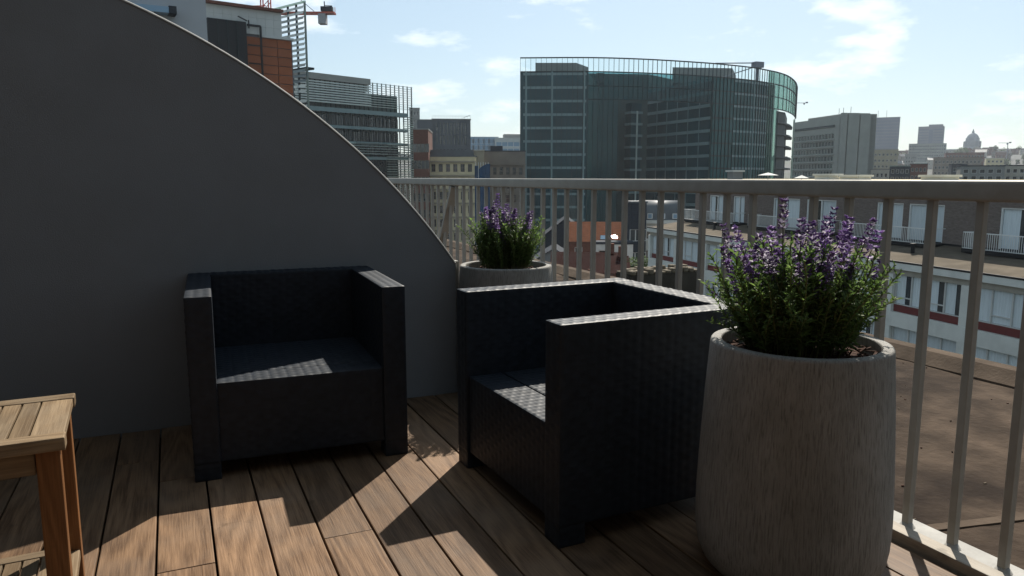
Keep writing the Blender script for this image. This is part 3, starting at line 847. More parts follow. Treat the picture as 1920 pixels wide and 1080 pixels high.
    for px, D, lab in ((1440, 60, 'larger white parasol open above the handrail near the slab block'), (1503, 58, 'smaller white parasol half hidden by the handrail')):
        p = at(px, 332, D); t = thing('parasol', lab, 'parasol', (p.x, p.y, 1.02), 0, 'white parasols on the roof')
        zt = 1.2 + (332 - (324 if px < 1470 else 329)) / 1414 * D - 1.02; r = (.80 if px < 1470 else .55)
        MB().lathe([(r, zt - .20), (r * .6, zt - .12), (.05, zt), (.0, zt + .01)], 'canvas', 10).build('canopy', t)
        MB().lathe([(.025, 0), (.025, zt - .01)], 'frame', 8).build('pole', t)
white_building()

# old stone wall just outside the brown roof
def stone_wall():
    # top runs from px 1190 to 1312
    a = at(1182, 517, 12.0); b_ = at(1312, 497, 12.6); z = at(1250, 507, 12.3).z
    d = Vector((b_.x - a.x, b_.y - a.y, 0)); Ln = d.length; rz = math.atan2(d.y, d.x)
    t = thing('stone_wall', 'old rubble wall with a rough sunlit stone top beyond the railing', 'wall', (a.x, a.y, -9), rz)
    MB().box(0, Ln, 0, .42, 0, 9 + z - .05, 'shadestone').build('wall_body', t)
    q = random.Random(5)
    nx, ny = 12, 3
    for i in range(nx):
        for j in range(ny):
            x0, x1 = Ln * i / nx, Ln * (i + 1) / nx; y0, y1 = .46 * j / ny - .02, .46 * (j + 1) / ny - .02; h_ = q.uniform(.03, .09)
            inst('stone', bbox_mesh(-(x1 - x0) / 2 + .006, (x1 - x0) / 2 - .006, -(y1 - y0) / 2 + .006, (y1 - y0) / 2 - .006, 0, h_, 'stone', .012, 1, 'stone'), t,
                 ((x0 + x1) / 2, (y0 + y1) / 2, 9 + z - .048), (q.uniform(-.04, .04), q.uniform(-.04, .04), 0))
stone_wall()

# ================================================================== ROUND GLASS OFFICE
def round_office():
    key = [(975, 200), (1100, 199.5), (1200, 202), (1300, 207.5), (1350, 211.5), (1400, 217), (1432, 223), (1450, 227.5), (1465, 233.5), (1476, 242), (1483, 252), (1486, 264)]
    raw = [at(p, 332, d) for p, d in key]; P0 = raw[0]
    B = thing('round_glass_office', 'teal glass office block with a curved facade and open glass roof screen', 'building', (P0.x, P0.y, STREET))
    pts = [Vector((p.x - P0.x, p.y - P0.y)) for p in raw]
    # dense smooth polyline (Catmull-Rom), parametrised by pixel column and arc length
    dense = []; cols = []
    for i in range(len(pts) - 1):
        p0, p1, p2, p3 = pts[max(0, i - 1)], pts[i], pts[i + 1], pts[min(len(pts) - 1, i + 2)]
        for k in range(12):
            t = k / 12
            dense.append(.5 * ((2 * p1) + (p2 - p0) * t + (2 * p0 - 5 * p1 + 4 * p2 - p3) * t * t + (3 * p1 - p0 - 3 * p2 + p3) * t ** 3))
            cols.append(key[i][0] + (key[i + 1][0] - key[i][0]) * t)
    dense.append(pts[-1]); cols.append(key[-1][0])
    arc = [0]
    for a, b in zip(dense[:-1], dense[1:]): arc.append(arc[-1] + (b - a).length)
    dx = [p.x for p in dense]; dy = [p.y for p in dense]
    def pos(s): return Vector((float(np.interp(s, arc, dx)), float(np.interp(s, arc, dy))))
    def s_of(px): return float(np.interp(px, cols, arc))
    def nrm(s):
        d = pos(s + .5) - pos(s - .5); d.normalize(); return Vector((d.y, -d.x))      # outward (towards the viewer)
    H = lambda z: z - STREET
    ZT, ZR = 31.3, 28.1
    def sheet(b, sa, sb, z0, z1, off, m, th=.0, step=1.4):
        n = max(1, int((sb - sa) / step)); k = b.mi(m)
        ring = []
        for i in range(n + 1):
            s = sa + (sb - sa) * i / n; s2 = min(max(s, .5), arc[-1] - .5); p = pos(s) + nrm(s2) * off; ring.append(p)
        if th:
            inner = [pos(sa + (sb - sa) * i / n) + nrm(min(max(sa + (sb - sa) * i / n, .5), arc[-1] - .5)) * (off - th) for i in range(n + 1)]
        j = len(b.v)
        for p in ring: b.v += [(p.x, p.y, z0), (p.x, p.y, z1)]
        for i in range(n): b.f.append((j + 2 * i, j + 2 * i + 2, j + 2 * i + 3, j + 2 * i + 1)); b.m.append(k)
        if th:
            j2 = len(b.v)
            for p in inner: b.v += [(p.x, p.y, z0), (p.x, p.y, z1)]
            for i in range(n):
                b.f.append((j2 + 2 * i + 2, j2 + 2 * i, j2 + 2 * i + 1, j2 + 2 * i + 3)); b.m.append(k)
                b.f.append((j + 2 * i + 1, j + 2 * i + 3, j2 + 2 * i + 3, j2 + 2 * i + 1)); b.m.append(k)
                b.f.append((j + 2 * i, j2 + 2 * i, j2 + 2 * i + 2, j + 2 * i + 2)); b.m.append(k)
            for i in (0, n): b.f.append((j + 2 * i, j + 2 * i + 1, j2 + 2 * i + 1, j2 + 2 * i)); b.m.append(k)
        return b
    sL, s1, sC, sO, sR0, sR1, sG, sX, sE = 0, s_of(1100), s_of(1155), s_of(1330), s_of(1330), s_of(1370), s_of(1432), s_of(1451), arc[-1]
    # glass skins
    g = MB(); sheet(g, sL, s1, 0, H(ZR), 0, 'tealglass', .3); g.build('glass_wall', B)
    g = MB(); sheet(g, s1, sC, 0, H(20.9), 0, 'screenglass', .15); g.build('glass_wall', B)
    g = MB(); sheet(g, sR0, sG, 0, H(ZR), 0, 'tealbright', .3); g.build('glass_wall', B)
    g = MB(); sheet(g, sG, sX, 0, H(ZR), 0, 'greenglass', .15); g.build('glass_wall', B)
    g = MB(); sheet(g, sX, sE, H(21.0), H(ZR), 0, 'greenglass', .15); g.build('glass_wall', B)
    g = MB(); sheet(g, s1, sR0, H(21.0), H(ZR), 0, 'screenglass', .15); g.build('glass_screen', B)
    g = MB(); sheet(g, sL, sG, H(ZR) + .05, H(ZT), 0, 'parglass', .06); g.build('glass_parapet', B)
    g = MB(); sheet(g, sG, sE, H(ZR) + .05, H(ZT), 0, 'greenglass', .06); g.build('glass_parapet', B)
    for z in (ZT,): sheet(MB(), sL, sE, H(z), H(z) + .28, .18, 'mullion', .35).build('top_rail', B)
    sheet(MB(), sL, sE, H(ZR) - .25, H(ZR) + .02, .06, 'mullion', .3).build('roof_rail', B)
    sheet(MB(), s1, sE, H(24.3), H(24.52), .06, 'mullion', .2).build('screen_rail', B)
    sheet(MB(), s1, sE, H(20.9), H(21.15), .06, 'mullion', .2).build('screen_rail', B)
    # spandrel bands
    for k in range(16):
        z = 27.4 - 3.40 * k
        if z < STREET + 1: break
        sheet(MB(), s_of(985), s_of(1097), H(z) - .32, H(z) + .32, .05, 'tealband', .1).build('spandrel_band', B)
        sheet(MB(), s_of(1369), sG, H(z) - .30, H(z) + .30, .05, 'tealband', .1).build('spandrel_band', B)
        if k > 2:
            sheet(MB(), sR0, s_of(1367), H(z) - .2, H(z) + .2, .03, 'mullion', .06).build('spandrel_band', B)
    for px in (992, 1040, 1093, 1405):
        s = s_of(px); p = pos(s) + nrm(s) * .06; MB().box(p.x - .22, p.x + .22, p.y - .1, p.y + .1, 0, H(28), 'tealband').build('column', B)
    # mullions
    mm_ = MB().box(-.04, .04, -.10, .10, 0, H(ZT), 'mullion').mesh('mullion')
    ms_ = MB().box(-.05, .05, -.10, .10, H(21), H(ZT), 'mullion').mesh('mullion')
    s = .06; step = 1.34
    while s < arc[-1]:
        c = float(np.interp(s, arc, cols)); n = nrm(min(max(s, .5), arc[-1] - .5)); p = pos(s) + n * .12
        full = c < 1155 or 1330 < c < 1452
        if c > 1440 and int(s / step) % 3: s += step; continue
        inst('mullion', mm_ if full else ms_, B, (p.x, p.y, 0), (0, 0, math.atan2(n.y, n.x) + math.pi / 2))
        s += step
    # solid bodies behind the skins
    def inpt(px, D):
        q = at(px, 332, D); return Vector((q.x - P0.x, q.y - P0.y))
    def body(name, plan, z0, z1, m, par=B):
        a = sum(plan[i].x * plan[(i + 1) % len(plan)].y - plan[(i + 1) % len(plan)].x * plan[i].y for i in range(len(plan)))
        if a < 0: plan = plan[::-1]
        return MB().prism([(p.x, p.y) for p in plan], z0, z1, m, 'mullion').build(name, par)
    back = -.5
    body('left_block', [pos(.2) - nrm(.5) * .5, pos(s1) - nrm(s1) * .5, inpt(1125, 236), inpt(981, 240)], 0, H(ZR) - .3, 'greenfac')
    rp = [pos(sR0) - nrm(sR0) * .5] + [pos(sR0 + (s_of(1449) - sR0) * i / 10) - nrm(sR0 + (s_of(1449) - sR0) * i / 10) * .6 for i in range(1, 11)]
    body('right_block', rp + [inpt(1440, 262), inpt(1300, 262), inpt(1215, 242)], 0, H(ZR) - .3, 'greenfac')
    body('rear_block', [inpt(1100, 238), inpt(1212, 240), inpt(1290, 263), inpt(1110, 262)], 0, H(32.6), 'greenfac')
    # courtyard faces: angled inner facade with pale floor bands, and the stair tower with a painted-on lit strip
    A, C_ = inpt(1212, 240), pos(sR0) - nrm(sR0) * .5
    d = (C_ - A); ln = d.length; ang = math.atan2(d.y, d.x)
    for k in range(16):
        z = 27.4 - 3.40 * k
        if z < STREET + 1: break
        MB().box(0, ln - .5, -.25, 0, H(z) - .42, H(z) + .42, 'tealband').build('inner_band', B, loc=(A.x, A.y, 0), rot=(0, 0, ang))
        if k < 14: MB().box(0, ln - .5, -.12, -.02, H(z) - 3.1, H(z) - .45, 'tealglass').build('inner_glazing', B, loc=(A.x, A.y, 0), rot=(0, 0, ang))
    for q_ in range(1, 6):
        MB().box(ln * q_ / 6 - .15, ln * q_ / 6 + .15, -.2, -.05, 0, H(27.9), 'tealband').build('inner_column', B, loc=(A.x, A.y, 0), rot=(0, 0, ang))
    t0 = inpt(1181, 231); MB().box(t0.x, t0.x + 3.6, t0.y, t0.y + 3, 0, H(ZR) - 5, 'tealglass').build('stair_tower', B)
    for k in range(13):
        z = H(20.0) - 3.40 * k
        MB().box(t0.x - .3, t0.x + 3.9, t0.y - .35, t0.y + 3.2, z, z + .7, 'tealband').build('landing', B)
    MB().box(t0.x + 1.6, t0.x + 2.1, t0.y - .5, t0.y - .36, 0, H(20.8), 'litpale').build('lit_glazed_strip', B)  # opaque pale strip, its colour stands in for lit glazing
    # open corner: slabs and a set-back core, thin column
    core = [inpt(1449, 232), inpt(1466, 238), inpt(1470, 262), inpt(1449, 262)]
    body('corner_core', core, 0, H(20.9), 'mullion')
    for k in range(14):
        z = 17.2 - 3.40 * k
        if z < STREET + 1: break
        body('floor_slab', [inpt(1451, 229), inpt(1466, 235), inpt(1476, 244), inpt(1481, 256), inpt(1480, 264), inpt(1470, 264)], H(z), H(z) + .5, 'mullion')
    c = inpt(1483.5, 254); MB().lathe([(.28, 0), (.28, H(20))], 'louvre', 10, (c.x, c.y)).build('column', B)
    # roof plant
    body('roof_plant', [inpt(1003, 206), inpt(1078, 206), inpt(1100, 214), inpt(1100, 225), inpt(1003, 225)], H(ZR) - .2, H(31.1), 'concrete')
    body('roof_plant', [inpt(1255, 222), inpt(1365, 224), inpt(1372, 240), inpt(1255, 240)], H(ZR) - .2, H(32.2), 'concrete')
    body('roof_plant', [inpt(1115, 222), inpt(1130, 222), inpt(1130, 230), inpt(1115, 230)], H(ZR) - .2, H(30.6), 'mullion')
    # cleaning gantry on the roof
    g0 = at(1411, 332, 226); t = thing('roof_gantry', 'small window cleaning crane on the roof edge of the round glass office', 'roof crane', (g0.x, g0.y, 28.0), R(-YAW))
    MB().box(-1.5, 1.5, -1, 1, 4.6, 6.2, 'hazy').lathe([(.5, 0), (.5, 4.6)], 'hazy', 8).build('cab', t)
    MB().bar((-1, 0, 5.9), (-16, -1, 4.8), .28, 'hazy').bar((-1, 0, 4.8), (-15, -1, .6), .25, 'hazy').build('boom', t)
round_office()

# ================================================================== LEFT-HAND COMPLEX
def local(px, D, az, z=STREET): p = at(px, 332, D); return (p.x, p.y, z), rot_of(az)
def left_complex():
    H = lambda z: z - STREET
    # pale plaster block, its terrace frame
    loc, rz = local(130, 74, 84); Lw = run(130, 74, 84, 404)
    B = thing('plaster_block', 'pale grey plastered block at the upper left with a terrace frame', 'building', loc, rz)
    MB().box(0, Lw, 0, 9, 0, H(24), 'graywall').build('wall', B)
    MB().box(-.1, Lw + .1, -.15, 9, H(24), H(24.3), 'zinc').build('roof', B)
    def lx(px): return run(130, 74, 84, px)
    f = MB(); xA, xB, xC = lx(247), lx(303), lx(333)
    f.box(lx(205), xC, -1.6, -.02, H(zat(9, 74)), H(zat(-3, 74)), 'blueglass').build('canopy_beam', B)
    MB().box(xC, xC + .7, -1.7, -.02, H(zat(10, 74)), H(zat(-5, 74)), 'slate').build('beam_end', B)
    for x in (xA, xB): MB().box(x - .14, x + .14, -1.5, -1.2, 0, H(zat(9, 74)) - .002, 'cladding').build('frame_post', B)
    MB().box(xA + .15, xB - .15, -1.45, -1.25, H(zat(29, 74)), H(zat(25.5, 74)), 'cladding').build('frame_rail', B)
    MB().box(xA + .2, xB - .2, -.14, -.02, H(zat(60, 74)), H(zat(31, 74)), 'pane').build('window', B)

    # orange panelled block
    D0, az = 100, 77
    loc, rz = local(402, D0, az); L0 = run(402, D0, az, 560)
    B = thing('orange_panel_block', 'office block with orange panels, dark mesh screen and pale cladding above', 'building', loc, rz)
    X = lambda px: run(402, D0, az, px)
    ztop = zat(5, D0)
    zc = zat(33, D0)       # bottom of cladding at the left end (level line)
    zo = zat(58, D0)       # top of the orange zone
    MB().box(0, X(541), .42, 6, 0, H(ztop) - .1, 'darkconc').build('body', B)
    MB().box(X(541) + .002, L0, .42, 6, 0, H(zo) - .1, 'darkconc').build('body', B)
    MB().box(X(500), L0 + .1, -.05, 6.1, H(zo) + .002, H(zo) + .28, 'cladding').build('ledge', B)
    MB().box(-.3, X(541) + .1, -.5, 6.3, H(ztop), H(ztop) + .35, 'redbrick').build('roof_edge', B)
    nC = 9
    for r_ in range(3):
        za = H(zo) + .3 + (H(ztop) - H(zo) - .3) * r_ / 3; zb = H(zo) + .3 + (H(ztop) - H(zo) - .3) * (r_ + 1) / 3
        for c in range(nC):
            xa, xb = X(541) * c / nC, X(541) * (c + 1) / nC
            MB().box(xa + .008, xb - .008, .15, .4, za + .008, zb - .008, 'cladding').build('cladding_panel', B)
    MB().box(X(404), X(474), -.35, .12, 0, H(zc), 'mesh').build('mesh_screen', B)
    for k in range(1, 4):
        x = X(404) + (X(474) - X(404)) * k / 4; MB().box(x - .06, x + .06, -.42, -.355, 0, H(zc), 'mullion').build('mesh_post', B)
    cols_ = [X(476), X(502), X(532), X(558)]
    ph = 1.175; pan = {}
    for c in range(3):
        w = cols_[c + 1] - cols_[c] - .08
        me = MB().box(0, w, 0, .14, 0, ph - .09, 'orange').mesh('panel')
        for r_ in range(34):
            z = H(zo) - (r_ + 1) * ph
            if z < 1: break
            inst('panel', me, B, (cols_[c] + .04, .25, z + .045))
    # mesh frame in front of the left orange column
    MB().bar((X(476), -.3, H(zat(38, 100))), (X(500), -.3, H(zat(38, 100))), .25, 'mesh').bar((X(500), -.3, 0), (X(500), -.3, H(zat(38, 100))), .22, 'mesh').build('mesh_frame', B)
    for k in range(9):
        z = H(zo) - 1.2 - k * 2.35; MB().box(X(476), X(500) - .12, -.34, -.28, z - .08, z + .08, 'mesh').build('mesh_rail', B)
    MB().bar((X(459), -.5, H(zat(24, 100))), (X(475), -.5, H(zat(31, 100))), .14, 'mesh').bar((X(478), -.5, H(zat(29, 100))), (X(478), -.5, H(zat(45, 100))), .14, 'mesh').build('bracket', B)

    # glass louvre screen standing off the corner
    D1, az1 = 120, 155
    loc, rz = local(521, D1, az1); L1 = run(521, D1, az1, 581)
    B = thing('louvre_screen', 'tall free-standing screen of glass louvres at the corner of the orange block', 'louvre screen', loc, rz)
    zt = zat(20, D1)
    for k in range(5):
        x = L1 * k / 4; MB().box(x - .11, x + .11, .12, .36, 0, H(zt), 'mullion' if k < 4 else 'louvre').build('post', B)
    MB().box(-.1, L1 + .1, .1, .4, H(zt), H(zt) + .25, 'louvre').build('top_rail', B)
    me = MB().poly([(0, -.12, 0), (L1, -.12, 0), (L1, .1, .44), (0, .1, .44)], 'louvreglass').mesh('louvre')
    for k in range(52):
        z = H(zt) - .85 - k * .74
        if z < 2: break
        if k in (17, 26): continue
        inst('louvre', me, B, (0, 0, z))
    for k in (12, 21, 30):
        MB().box(0, L1, .1, 1.5, H(zt) - k * .78, H(zt) - k * .78 + .3, 'mullion').build('walkway', B)

    # louvred office
    D2, az2 = 178, 66
    loc, rz = local(560, D2 - 4, az2); X = lambda px: run(560, D2 - 4, az2, px); L2 = X(776)
    B = thing('louvred_office', 'green grey office wrapped in rows of horizontal louvres', 'building', loc, rz)
    zt = zat(136, D2)
    MB().box(0, X(757), 2.0, 16, 0, H(zt) - 3.2, 'greenfac').build('body', B)
    MB().box(0, X(699), 1.2, 16.5, H(zt) - 3.1, H(zt), 'slab').build('upper_storey', B)
    MB().box(0, X(699), -.1, 1.19, H(zt) - 1.4, H(zt), 'slab').build('parapet', B)
    n = 25
    for k in range(n + 1):
        x = L2 * k / n; top = H(zt) - 1.45 if x < X(699) else H(zt) - .7
        MB().box(x - .08, x + .08, .25, .5, 0, top, 'mullion').build('post', B)
    def blades(x0, x1, za, zb, pitch, dep, m, tilt=.2):
        me = MB().bar((x0, 0, 0), (x1, 0, 0), dep, m, .09 + tilt * .35).mesh('louvre'); 
        z = zb
        while z > za: inst('louvre', me, B, (0, 0, H(z))); z -= pitch
    z0 = zt - 1.9
    blades(0, X(699), z0 - 5.0, z0, .56, .35, 'litpale', .6)
    blades(X(699), L2, z0 - 5.0, zt - .9, .56, .25, 'litpale', .05)
    MB().box(0, X(768), .1, 1.9, H(z0 - 6.6), H(z0 - 5.6), 'tealband').build('floor_band', B)
    for fl in range(3):
        zf = z0 - 6.8 - fl * 3.6
        nb = 13
        for k in range(nb):
            xa, xb = X(757) * k / nb, X(757) * (k + 1) / nb
            inst('window', win_mesh(xb - xa - .2, 2.3, 'mullion', 'pane', 3, 2, .08), B, (xa + .1, 1.8, H(zf - 2.6)))
        MB().box(0, X(768), .1, 1.7, H(zf - 3.5), H(zf - 2.8), 'tealband').build('floor_band', B)
    blades(X(758), L2, z0 - 17, z0 - 6.6, .56, .35, 'louvre', .2)
    zl = z0 - 13.6
    blades(0, X(668), zl - 9, zl, .62, .5, 'louvre', .3); blades(X(727), L2, zl - 9, zl, .62, .5, 'louvre', .3)
    blades(X(668), X(727), zl - 3, zl, .62, .5, 'louvre', .3)
    blades(0, L2, zl - 24, zl - 9.6, .62, .5, 'louvre', .3)
    for zz in (zl - 5.6, zl - 8.9):
        for k in range(5):
            xa = X(668) + (X(727) - X(668)) * k / 5; inst('window', win_mesh((X(727) - X(668)) / 5 - .2, 2.2, 'mullion', 'pane', 3, 1, .1), B, (xa + .1, .6, H(zz)))
    # tower crane behind
    D = 165; p = at(513, 332, D)
    T = thing('tower_crane', 'red tower crane with grey counterweight rising behind the orange block', 'crane', (p.x, p.y, STREET), -YAW)
    jz = H(zat(25, D)); hx = (637 - 513) / 1414 * D
    b = MB()
    for sx in (-.8, .8):
        for sy in (-.8, .8): b.bar((sx, sy, 0), (sx, sy, jz + 9), .22, 'cranered')
    z = 0
    while z < jz + 8:
        b.bar((-.8, -.8, z), (.8, -.8, z + 1.6), .12, 'cranered'); b.bar((.8, -.8, z + 1.6), (-.8, -.8, z + 3.2), .12, 'cranered'); b.bar((-.8, .8, z), (.8, .8, z + 1.6), .12, 'cranered'); z += 3.2
    b.build('mast', T)
    b = MB()
    for sy in (-.6, .6): b.bar((0, sy, jz), (hx, sy, jz), .75, 'cranered', .35)
    x = 0
    while x < hx: b.bar((x, -.6, jz), (min(hx, x + 1.5), .6, jz), .18, 'cranered'); x += 1.5
    b.bar((hx, 0, jz + .1), (hx, 0, jz + 1.2), .12, 'cranered'); b.build('counter_jib', T)
    b = MB()
    for sy in (-.5, .5): b.bar((0, sy, jz), (-38, sy, jz), .2, 'cranered')
    b.bar((0, 0, jz + 1.5), (-38, 0, jz + 1.2), .2, 'cranered')
    x = 0
    while x > -37: b.bar((x, -.5, jz), (x - 1.5, 0, jz + 1.3), .1, 'cranered'); b.bar((x - 1.5, 0, jz + 1.3), (x - 3, .5, jz), .1, 'cranered'); x -= 3
    b.build('jib', T)
    xa, xb = (608 - 513) / 1414 * D, (621 - 513) / 1414 * D
    MB().box(xa, xb, -1, 1, jz - 2.2, jz - .2, 'cranegrey').build('counterweight', T)
    MB().box(xb - 1, xb + 1.4, -.7, .7, jz + .4, jz + 1.3, 'slate').bar((xa + 1.2, 0, jz), (xa + 1.2, 0, jz + 2.4), .18, 'slate').bar((xa + 1.2, 0, jz + 1.6), (xb + 1.3, 0, jz + 1.5), .12, 'slate').build('winch', T)
    MB().bar((0, 0, jz + 9), (xa - 1, 0, jz + .4), .12, 'slate').bar((0, 0, jz + 9), (-30, 0, jz + 1.4), .12, 'slate').build('stay_cable', T)
left_complex()

# ================================================================== MIDDLE DISTANCE
def block(name, label, px0, px1, ytop, D, az, m, depth=14, xs_n=0, rows_n=0, ww=1.1, wh=1.6, pitch=3.3, toff=1.2, pn='pane', fr='frame', roofm='concrete', base=None, nx=1, nz=1, cat='building', group=None, t=.25, margin=None):
    loc, rz = local(px0, D, az); Lx = run(px0, D, az, px1)
    gz = base if base is not None else ground_z(loc[0], loc[1]) - 1
    B = thing(name, label, cat, (loc[0], loc[1], gz), rz, group)
    h_ = zat(ytop, D) - gz
    if xs_n:
        facade(B, Lx, 0, h_, even(Lx, xs_n, ww, margin), rows(h_ - toff, rows_n, wh, pitch), m, t, pn, fr, nx, nz, 0, .08, depth, m, roofm)
    else:
        MB().box(0, Lx, 0, depth, 0, h_, m).build('wall', B); MB().box(-.2, Lx + .2, -.2, depth + .2, h_ + .002, h_ + .3, roofm).build('roof', B)
    return B, Lx, h_
def middle():
    # dark grey concrete block with slit windows
    B, Lx, h_ = block('concrete_block', 'dark grey concrete block with rows of narrow slit windows', 812, 883, 224, 260, 107, 'darkconc', 18, 0)
    # real slits
    for ch in list(B.children):
        if ch.name.startswith('wall'): bpy.data.objects.remove(ch)
    X = lambda px: run(812, 260, 107, px)
    xs = [(X(819 + 6.6 * i), X(819 + 6.6 * i + 3)) for i in range(9)]
    zz = [(h_ - 3.2, h_ - .9)]; zs = sorted([(h_ - 1.0 - 3.9, h_ - 1.0), (h_ - 8.3, h_ - 5.3), (h_ - 12.8, h_ - 9.8), (h_ - 17.2, h_ - 14.2), (h_ - 21.5, h_ - 18.5)])
    facade(B, Lx, 0, h_, xs, zs, 'darkconc', .5, 'pane', 'mullion', 1, 1, 0, .06, 18, 'darkconc')
    b = MB()
    for k in range(14):
        x = Lx * k / 13; b.bar((x, .3, h_ + .3), (x, .3, h_ + 1.2), .06, 'frame')
    b.bar((0, .3, h_ + 1.2), (Lx, .3, h_ + 1.25), .08, 'frame').bar((X(868), .3, h_ + .5), (Lx, .3, h_ + 1.6), .12, 'frame').build('roof_rail', B)
    block('concrete_annexe', 'lower plain annexe on the left of the slit-windowed block', 784, 812, 225, 258, 107, 'darkconc', 16, 3, 4, 1.2, 1.5, 4.2, 3.5)
    block('grey_tower', 'thin sliver of a grey tower beyond the louvred office', 770, 789, 203, 330, 107, 'concrete', 14, 3, 8, 1.0, 1.6, 3.4)
    block('dark_brick_building', 'dark red brick building beside the louvred office', 776, 804, 243, 168, 112, 'redbrick', 14, 4, 9, 1.0, 1.9, 3.6, 3.0, 'pane', 'brownstone')
    # cream old building with cornices
    B, Lx, h_ = block('cream_building', 'cream stone building with cornices and tall dark windows', 803, 891, 294, 172, 118, 'offwhite', 14, 6, 6, .95, 1.75, 3.1, 1.6, 'pane', 'brownstone', 'zinc', None, 2, 2, t=.4)
    for k in range(7):
        z = h_ - .35 - 3.1 * k
        MB().box(-.15, Lx + .15, -.45, -.002, z - .9, z - .55, 'tan').build('cornice', B)
    MB().box(.3, Lx - .6, 1.5, 12, h_ + .26, h_ + 1.6, 'zinc').build('attic', B)
    B, Lx, h_ = block('tan_stair_house', 'narrow tan house with tall triple window next to the cream building', 889, 908, 283, 174, 112, 'tan', 12, 2, 8, .8, 1.9, 3.1, 3.6, 'pane', 'brownstone', 'soffit', None, 1, 2, t=.35)
    B, Lx, h_ = block('brown_building', 'brown old building with dark attic left of the round glass office', 907, 985, 284, 188, 108, 'brownstone', 14, 6, 8, .95, 1.9, 3.4, 3.8, 'pane', 'brownstone', 'slate', None, 1, 2, t=.35)
    for k in range(3): MB().box(-.1, Lx + .1, -.4, -.002, h_ - 3.0 - 3.4 * k - .3, h_ - 3.0 - 3.4 * k, 'brownstone').build('cornice', B)
    MB().box(2, 5, 3, 5, h_ + .26, h_ + 1.5, 'slate').build('dormer', B)
    # blue sheet on scaffolding
    p = at(897, 332, 160); T = thing('scaffold', 'scaffold wrapped in blue sheeting in front of the brown building', 'scaffold', (p.x, p.y, STREET), rot_of(82))
    hb = zat(307, 160) - STREET
    b = MB()
    for x in (0, 1.2, 2.4):
        for y in (0, 1.1): b.bar((x, y, 0), (x, y, hb + .3), .09, 'frame')
    b.build('scaffold_pole', T)
    b = MB(); n = 10; j0 = len(b.v); k2 = b.mi('blue')
    for t in range(n + 1):
        xx = -.2 + 2.9 * t / n; yy = -.12 + .10 * math.sin(t * 1.9)
        b.v += [(xx, yy, 1), (xx + .1 * math.sin(t), yy, hb * .55), (xx, yy + .05, hb - .9 * (1 - t / n) ** 2 * 1.5)]
    for t in range(n):
        for r_ in range(2): b.f.append((j0 + 3 * t + r_, j0 + 3 * t + 3 + r_, j0 + 3 * t + 4 + r_, j0 + 3 * t + 1 + r_)); b.m.append(k2)
    b.box(-.22, -.16, -.1, 1.2, 1, hb - .4, 'blue'); b.box(2.72, 2.78, -.1, 1.2, 1, hb, 'blue'); b.build('sheeting', T)
    # far blue glass
    B, Lx, h_ = block('blue_glass_office', 'distant pale blue glass office with two bays behind the cream building', 880, 935, 257, 470, 110, 'blueglass', 20, 6, 4, 4.5, 2.6, 3.8, 1.2, 'blueglass', 'frame', 'frame')
    B, Lx, h_ = block('white_frame_office', 'distant glass office with white frame and stepped roof beside the round block', 930, 985, 259, 455, 110, 'cladding', 20, 5, 5, 3.4, 2.6, 3.8, 2.2, 'blueglass', 'framew', 'frame')
    MB().box(5, 18, 4, 14, h_ + .3, h_ + 2.6, 'concrete').build('plant_room', B)
    # slab block to the right
    D, az = 296, 15.8
    c = at(1568, 332, D); Lf = -run(1568, D, az + 180, 1470) if run(1568, D, az + 180, 1470) < 0 else run(1568, D, az + 180, 1470)
    far = at(1470, 332, 1)  # far end column
    s = run(1568, D, az, 1483); u = Vector((math.sin(R(az)), math.cos(R(az)), 0)); e = Vector((c.x, c.y, 0)) + u * s
    rz = math.atan2(-u.y, -u.x)
    B = thing('slab_block', 'grey green slab block with gridded windows and two dark vertical slots', 'building', (e.x, e.y, STREET), rz)
    h_ = zat(212, D) - STREET; n_ = 14
    wz = rows(h_ - 7.4, 9, 2.0, 2.9)
    facade(B, s, 0, h_ - 1.2, even(s - 3, n_, (s - 3) / n_ - .35, .3), wz, 'slab', .4, 'pane', 'louvre', 2, 1, 0, .12, 12, 'slab')
    for za, zb in wz: MB().box(0, s - 2.5, -.45, -.002, za - .55, za - .25, 'slab').build('ledge', B)
    MB().box(.5, s - 3, -.3, -.002, h_ - 5.1, h_ - 4.2, 'mullion').build('dark_band', B)  # dark strip across the facade above the windows
    e_w = run(1568, D, az + 90, 1632)
    MB().box(s + .002, s + .8, .2, 12, 0, h_, 'slab').build('end_wall', B)
    # end wall panels with recessed dark slots (local +x faces the viewer's right)
    q = e_w / 3.0
    for i, (ya, yb) in enumerate(((0.05, .15 * e_w), (.19 * e_w, .50 * e_w), (.535 * e_w, .995 * e_w))):
        MB().box(s + .802, s + 1.5, ya, yb, 0, h_ - (0 if i < 2 else .6), 'slab').build('end_panel', B)
    MB().box(0, s + 1.5, 12.001, max(12.5, e_w), 0, h_ - .3, 'slab').build('rear_part', B)
    MB().box(8, s - 1, 2, 9, h_ - 1.19, h_ - .1, 'concrete').build('roof_plant', B)
    for x in (s - 1, s - 6, s - 9): MB().bar((x, 5, h_ - .3), (x, 5, h_ + 2.6), .12, 'mullion').build('antenna', B)
middle()

